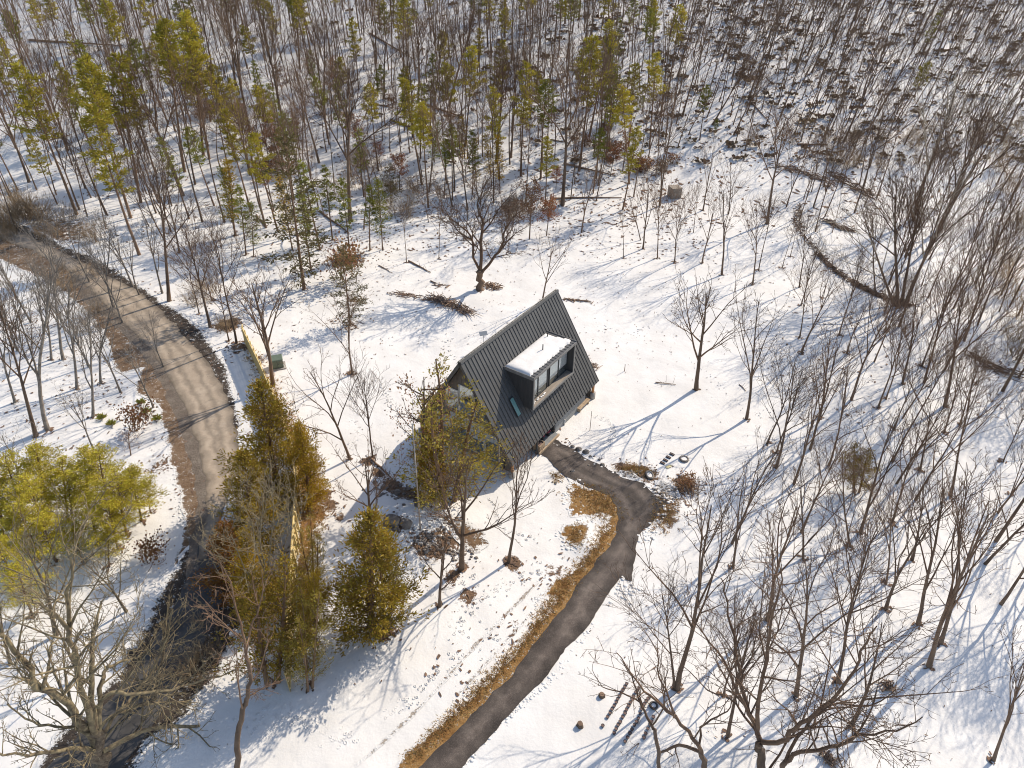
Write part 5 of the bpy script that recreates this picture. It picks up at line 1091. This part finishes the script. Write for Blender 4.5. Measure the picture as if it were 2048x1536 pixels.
for _ in range(26000):
    x = rg.uniform(-175, 185); y = rg.uniform(20, 215); z = hz(x, y); u, v = topix((x, y, z))
    if not (-60 < u < 2150 and -70 < v < 1500): continue
    dn, zn = dens(u, v)
    if rg.random() > dn*.5: continue
    if near_(x, y, 1.9 if zn in 'S' else 2.3): continue
    grid.setdefault((int(x//4), int(y//4)), []).append((x, y)); cand.append((math.hypot(x, y-0), x, y, z, zn, u, v))
cand.sort(); print('wood trees', len(cand))
stuffT = []; nb = 0; npi = 0
for dist_, x, y, z, zn, u, v in cand:
    B = Vector((x, y, z)); r = rg.random(); lean = Vector((rg.gauss(0, .05), rg.gauss(0, .04), 0))
    if zn == 'R': lean += Vector((.05+.15*max(0, (u-1000)/1000), 0, 0))
    if zn == 'S': lean += Vector((.03, 0, 0))
    if zn in 'LW' : lean += Vector((-.03, 0, 0))
    pine = {'L': .24, 'M': .12, 'R': .012, 'S': .0, 'W': .0}[zn]
    if zn == 'L' and u > 430: pine = .17
    if r < pine and npi < 120:
        k = rg.choice(['pine', 'pineg', 'pineg', 'pine']); h = rg.uniform(9, 16); npi += 1
        place(k, B, B+(UPV+lean).normalized()*h, ('%s pine among bare trunks of the upper %s wood' % (('yellow-crowned' if k == 'pine' else 'dark green crowned'), ('far left' if u < 330 else 'left') if zn == 'L' else ('middle' if u < 1100 else 'right'))), 'pine', 'pine_tree', '%s pines of the upper %s wood' % ('yellow' if k == 'pine' else 'green', ('far left' if u < 330 else 'left') if zn == 'L' else ('middle' if u < 1100 else 'right'))); continue
    if zn in 'LM' and 370 < u < 1250 and 170 < v < 400 and rg.random() < .13:
        k = 'brownleaf'; va = rg.randrange(2); w_ = 'left' if zn == 'L' else 'middle'; place(k, B, B+(UPV+lean).normalized()*rg.uniform(3.5, 7), '%s-leaved small tree among the trunks of the upper %s wood' % (('brown', 'rust')[va], w_), 'tree', 'leafy_tree', '%s-leaved small trees of the upper %s wood' % (('brown', 'rust')[va], w_), var=va); continue
    k = rg.choices(['pole', 'slim', 'thick', 'fork'], [.62, .2, .12, .06])[0]; 
    if zn == 'S': k = rg.choice(['slim', 'fork', 'slim', 'pole'])
    if zn == 'W': k = 'grey'
    h = {'pole': rg.uniform(12, 20), 'slim': rg.uniform(9, 15), 'thick': rg.uniform(16, 22), 'fork': rg.uniform(7, 12), 'grey': rg.uniform(6, 10)}[k]
    if zn == 'R': h *= .85
    T_ = B+(UPV+lean).normalized()*h
    if nb < 160:
        place(k, B, T_, ZL[zn][0].replace('slender', KA[k]), 'tree', 'bare_tree', ZL[zn][1].replace('slender', KA[k]), wide=rg.uniform(.8, 1.15)); nb += 1
    else: stuffT.append((k, B, T_))
# the farthest, smallest trees of the wood as one mass
def mesh_np(me):
    V = np.zeros(len(me.vertices)*3, np.float32); me.vertices.foreach_get('co', V); n = len(me.polygons); F = np.zeros(len(me.loops), np.int32); me.loops.foreach_get('vertex_index', F); return V.reshape(-1, 3), F.reshape(n, -1)
PRS = [proto_bare(401+i, 15, 7, .095, 2, .5, (18, 42), .5, kf=.4, twig=.02, wob=.03) for i in range(4)]+[proto_bare(411+i, 17, 8, .18, 2, .5, (16, 40), .4, kf=.42, twig=.022, wob=.03) for i in range(2)]
PA = [[mesh_np(me) for nm, me in p] for p in PRS]; Vs = []; Fs = []; off = 0
for k, B, T_ in stuffT:
    d = T_-B; i = rg.randrange(4) if k != 'thick' else 4+rg.randrange(2); H = 15 if i < 4 else 17; h = d.length/H; q = (UPV.rotation_difference(d.normalized())@Quaternion(UPV, rg.random()*6.28)).to_matrix(); R_ = np.array(q)
    for V, F in PA[i]: Vs.append((V*np.array([1, 1, h]))@R_.T+np.array(B)); Fs.append(F+off); off += len(V)
if Vs:
    me = mk_np('distant_wood', np.concatenate(Vs), np.concatenate(Fs), M['bark']); tag(link('distant_wood', me), 'mass of far bare trees behind the nearer trunks of the wood', 'wood', kind='stuff')
# low dark leafy clumps on the upper slopes
T = Tree(501); rg = random.Random(5)
n = 0
while n < 2300:
    x, y = rg.uniform(-45, 130), rg.uniform(98, 210); u, v = topix((x, y, hz(x, y)))
    if v > 330 or u > 2100 or u < 640: continue
    p_ = .9*min(1, max(.0, (u-850)/500))+.12
    p_ *= .35+1.3*max(0, mnoise.noise(Vector((x*.12, y*.12, 3)))+.3)
    if rg.random() > p_: continue
    s = .22+1.15*rg.random()**2; c = Vector((x, y, hz(x, y)+.16*s))
    for _ in range(15):
        d = Vector((rg.gauss(0, 1), rg.gauss(0, .5), abs(rg.gauss(0, .35)))).normalized(); q = d.orthogonal().normalized(); q.rotate(Quaternion(d, rg.random()*6.28)); T.L.append((c+Vector((rg.gauss(0, .42)*s, rg.gauss(0, .25)*s, rg.random()*.3*s)), d*.46*s, q*.22*s))
    n += 1
T.add('crown', [Vector((0, 150, 5)), Vector((0, 150, 5.1)), Vector((0, 150, 5.2))], [.01, .01, .01], 3)
for nm, me in T.meshes('u', [M['bark'], M['twig'], M['laurel']]):
    if nm == 'foliage': tag(link('low_shrubs', me), 'low dark evergreen shrubs dotted over the snowy upper slope', 'shrubs', kind='stuff')
V_ = []; F_ = []; rg = random.Random(31)
for q in TAKEN:
    if q.y < 90:
        for _ in range(7): a = rg.random()*6.28; fleck(q+Vector((cos(a)*rg.uniform(.05, .42), sin(a)*rg.uniform(.05, .42), 0)), rg.uniform(.06, .15))
tag(link('bare_earth', mk('bare_earth', V_, F_, M['litterleaf'])), 'melted brown earth and leaves around the feet of the trees', 'bare earth', kind='stuff')
T = Tree(601); rg = random.Random(61)
def tufts(pts, n, sx, sy, ln):
    for _ in range(n):
        i = rg.randrange(len(pts)-1); a = rg.random(); B = G(pts[i][0]*(1-a)+pts[i+1][0]*a+rg.gauss(0, sx), pts[i][1]*(1-a)+pts[i+1][1]*a+rg.gauss(0, sy))
        for _ in range(6):
            d = Vector((rg.gauss(0, .6), rg.gauss(0, .6), .55)).normalized(); q = d.orthogonal().normalized(); l = ln*rg.uniform(.5, 1.3); T.L.append((B+Vector((rg.gauss(0, .08), rg.gauss(0, .08), .0)), d*l, q*.02))
tufts([(1150, 985), (1200, 990), (1225, 1030), (1180, 1000)], 500, 16, 10, .16); tufts([(1150, 1060), (1155, 1085)], 160, 10, 9, .16); tufts([(1215, 1050), (1190, 1100), (1140, 1160), (1100, 1215), (1050, 1285), (990, 1350), (920, 1420), (820, 1520)], 1500, 9, 6, .15)
tufts([(500, 705), (530, 750), (560, 800), (600, 880), (635, 960), (645, 1020), (625, 1080), (625, 1200), (610, 1290)], 900, 9, 9, .2); tufts([(1250, 935), (1290, 945)], 160, 12, 4, .2); tufts([(1340, 1000), (1315, 1050)], 160, 14, 12, .18); tufts([(1108, 950), (1120, 962)], 60, 5, 4, .15)
T.add('crown', [G(1150, 990)+Vector((0, 0, .01*k)) for k in range(3)], [.01, .01, .005], 3)
for nm, me in T.meshes('u', [M['bark'], M['twig'], M['straw']]):
    if nm == 'foliage': tag(link('dry_grass', me), 'tufts of dry tan grass on the melted strips by the driveway and fence', 'grass', kind='stuff')
# thickets of brown brush
def brushes(lst, lab, grp, kind='brush'):
    for x, y, rx, ry_, n, hh in lst:
        for _ in range(n):
            B = G(x+rg.gauss(0, .5)*rx, y+rg.gauss(0, .5)*ry_); h = hh*rg.uniform(.7, 1.3); place(kind, B, B+Vector((rg.gauss(0, .1), rg.gauss(0, .1), 1)).normalized()*h, lab, 'shrub', 'brush_shrub' if kind == 'brush' else 'leafy_shrub', grp, wide=1.3)
brushes([(60, 440, 90, 40, 22, 3.2), (150, 480, 90, 16, 8, 2.2), (10, 480, 30, 30, 6, 3)], 'grey-brown brush bush where the upper road enters at the left edge', 'brush beside the upper road')
brushes([(190, 640, 40, 50, 7, 1.6), (130, 560, 60, 30, 6, 1.8)], 'thin brown bush on the verge left of the road bend', 'bushes on the left verge')
brushes([(1720, 325, 150, 24, 9, 3.2), (1600, 280, 110, 16, 6, 3), (1850, 290, 130, 34, 13, 3.2), (1990, 330, 60, 60, 8, 3.2)], 'brown brush bush in the long thicket across the upper right', 'brush of the upper right thicket')
brushes([(2010, 520, 50, 90, 11, 3.6), (2030, 680, 30, 80, 6, 3.2)], 'brown brush bush at the right picture edge', 'brush along the right picture edge')
brushes([(1030, 430, 50, 16, 10, 2.6), (800, 400, 80, 50, 14, 2.8), (720, 370, 60, 50, 10, 3)], 'thin brown bush at the front of the upper middle wood', 'bushes at the front of the upper middle wood')
brushes([(1300, 335, 50, 20, 8, 1.6), (1200, 290, 60, 30, 8, 1.5), (460, 235, 60, 20, 8, 1.8), (560, 345, 30, 30, 5, 1.8)], 'brown leafy bush among the trunks of the upper wood', 'leafy bushes of the upper wood', 'leafbrush')
brushes([(400, 600, 30, 30, 6, 2.2), (450, 660, 20, 15, 4, 1.6)], 'brown twiggy bush between the ditch and the fence end', 'bushes by the fence end')
brushes([(545, 1010, 50, 40, 7, 2.6), (600, 1200, 20, 70, 5, 2.0), (390, 1330, 40, 60, 8, 1.4)], 'twiggy bush among the fence cedars', 'bushes among the fence cedars')

# ------------------------------------------------------------------ logs, sticks and brush piles
def log(c, x0, y0, x1, y1, r, label, sink=0):
    a = G(x0, y0, c); b2 = G(x1, y1, c); o = empty('fallen_log', a); T = Tree(int(x0+y0)); T.twig = .02; d = b2-a; n = 7; P = []
    for i in range(n):
        q = a+d*(i/(n-1)); z = max(hz(q.x, q.y), q.z)+r*.7; P.append(Vector((q.x-a.x+T.r.gauss(0, .04), q.y-a.y+T.r.gauss(0, .04), z-a.z)))
    T.add('trunk', P, [r*(1-.6*i/(n-1)) for i in range(n)], 8)
    for k in range(6): i = T.r.randrange(2, n-1); T.add('crown', T.path(P[i], Vector((T.r.gauss(0, 1), T.r.gauss(0, 1), .7)), T.r.uniform(.4, 1.3), 3, .1, 0), [r*.25, r*.18, r*.08], 4)
    for nm, me in T.meshes('f', [M['stick'], M['twig']]): link('trunk' if nm == 'trunk' else 'broken_limb', me, o)
    tag(o, label, 'log')
for a in (('B', 240, 705, 380, 765, .2, 'fallen trunk lying below the clearing of the upper middle wood'), ('B', 455, 620, 655, 690, .22, 'reddish fallen trunk leading to the forked leaning tree'), ('B', 135, 610, 290, 640, .14, 'thin fallen trunk behind the dark dead-branched conifer'), ('B', 1250, 960, 1560, 1035, .18, 'long fallen trunk slanting down at the front of the upper middle wood'),
          ('B', 1180, 1165, 1590, 1160, .16, 'long straight fallen trunk lying level above the yard'), ('A', 170, 240, 720, 272, .25, 'long fallen trunk high up in the upper left wood'), ('B', 120, 200, 390, 360, .2, 'fallen trunk slanting toward the clearing trunk'), ('A', 1500, 1260, 1560, 1335, .12, 'short fallen log beside the dark spruce'),
          ('A', 1870, 1240, 2048, 1370, .16, 'thin fallen trunk right of the dark spruce'), ('B', 1180, 820, 1290, 840, .12, 'short reddish log among the leafy litter of the middle wood'), ('A', 1600, 815, 1800, 830, .15, 'fallen limb beside the rusty tree'), ('C', 720, 850, 900, 850, .2, 'dark fallen trunk in the upper right thicket'),
          ('P', 818, 523, 861, 546, .12, 'dark fallen log on the upper yard snow'), ('P', 757, 531, 785, 546, .07, 'thin fallen branch at the left of the dark yard log'), ('H', 110, 40, 250, 175, .10, 'brown branch lying across the edge of the cabin shadow'), ('C', 460, 610, 560, 720, .12, 'thin leaning log between the dark pair of trunks'),
          ('E', 385, 790, 425, 830, .05, 'small branch on snow near the wide forked tree'), ('P', 1310, 765, 1352, 770, .06, 'brown branch lying left of the lone tree on open snow'), ('A', 300, 820, 420, 790, .14, 'short log behind the tall leaning pines')): log(*a)
def pile(name, label, cat, pts, n, ln, r, spread, h, seed, mat='stick', along=.7):
    rg = random.Random(seed); W = [G(*p) for p in pts]; T = Tree(seed); T.twig = .01; o = empty(name, W[0])
    for _ in range(n):
        i = rg.randrange(len(W)-1); a = rg.random(); c = W[i].lerp(W[i+1], a)+Vector((rg.gauss(0, spread), rg.gauss(0, spread), 0)); c.z = hz(c.x, c.y)+rg.random()**1.5*h+.03; d = (W[i+1]-W[i]).normalized()*along+Vector((rg.gauss(0, .45), rg.gauss(0, .45), rg.gauss(0, .08))); d.normalize(); l = ln*rg.uniform(.5, 1.3)
        T.add('crown', T.path(c-d*l/2-W[0], d, l, 4, .08, 0), [r*rg.uniform(.6, 1.3)]*3+[r*.4], 5)
    for nm, me in T.meshes('s', [M[mat], M[mat]]): link('sticks', me, o)
    tag(o, label, cat)
pile('brush_pile', 'long pile of cut sticks and branches on the snow behind the cabin ridge', 'brush pile', [(868, 598), (895, 608), (940, 628)], 130, 2.0, .04, .26, .45, 1)
pile('brush_pile', 'thin tail of scattered sticks at the left end of the long brush pile', 'brush pile', [(790, 588), (820, 592), (868, 600)], 70, 1.0, .035, .24, .15, 2)
pile('stick_heap', 'small heap of split sticks at the foot of the big forked tree', 'stick heap', [(968, 568), (985, 575), (995, 572)], 60, .9, .05, .4, .25, 3, along=.2)
pile('stick_heap', 'few sticks and a crooked branch on snow above the long brush pile', 'stick heap', [(864, 567), (880, 573), (896, 570)], 14, 1.0, .045, .25, .1, 4)
pile('stick_windrow', 'long curved windrow of sticks across the right-hand snow, middle and right stretch', 'windrow', [(1638, 510), (1670, 542), (1710, 568), (1752, 590), (1820, 612)], 330, 1.0, .05, .24, .3, 5)
pile('stick_windrow', 'upper stretch of the curved windrow turning toward the wood', 'windrow', [(1600, 410), (1592, 440), (1600, 465), (1638, 510)], 110, 1.0, .045, .3, .25, 6)
pile('stick_windrow', 'straight windrow of brush along the upper right edge of the open snow', 'windrow', [(1545, 330), (1590, 342), (1640, 358), (1660, 375)], 130, 1.8, .045, .5, .5, 7)
pile('stick_windrow', 'dark windrow of piled limbs left of the pale sycamores', 'windrow', [(1660, 345), (1695, 370), (1745, 395)], 120, 2.0, .05, .6, .7, 8)
pile('stick_windrow', 'short windrow of sticks just left of the great windrow trunk', 'windrow', [(1650, 440), (1675, 455), (1705, 464)], 110, 1.3, .05, .3, .3, 9)
pile('stick_heap', 'brown stick heap with snow at the bottom right among bare trees', 'stick heap', [(1770, 1372), (1785, 1378)], 60, .5, .03, .22, .35, 10, along=.1)
pile('stick_heap', 'brown stick heap beneath the sweeping limbs at the bottom edge', 'stick heap', [(1650, 1515), (1668, 1525)], 60, .5, .03, .2, .3, 11, along=.1)
pile('stick_heap', 'row of reddish sticks on snow behind the far end of the roof', 'stick heap', [(1130, 598), (1150, 601), (1180, 604)], 40, .8, .04, .12, .1, 12)
pile('stick_heap', 'brown twigs heaped on snow beside the far eave of the cabin', 'stick heap', [(1180, 730), (1195, 735)], 40, .6, .025, .25, .2, 13, along=.1)
pile('stick_windrow', 'windrow of brush in the right-hand wood near the picture edge', 'windrow', [(1950, 715), (1985, 735), (2040, 755)], 70, 1.6, .04, .4, .4, 14)
pile('stick_heap', 'tangle of dark sticks beside the fire ring', 'stick heap', [(1375, 960), (1385, 985)], 60, .8, .03, .3, .3, 15, along=.2)
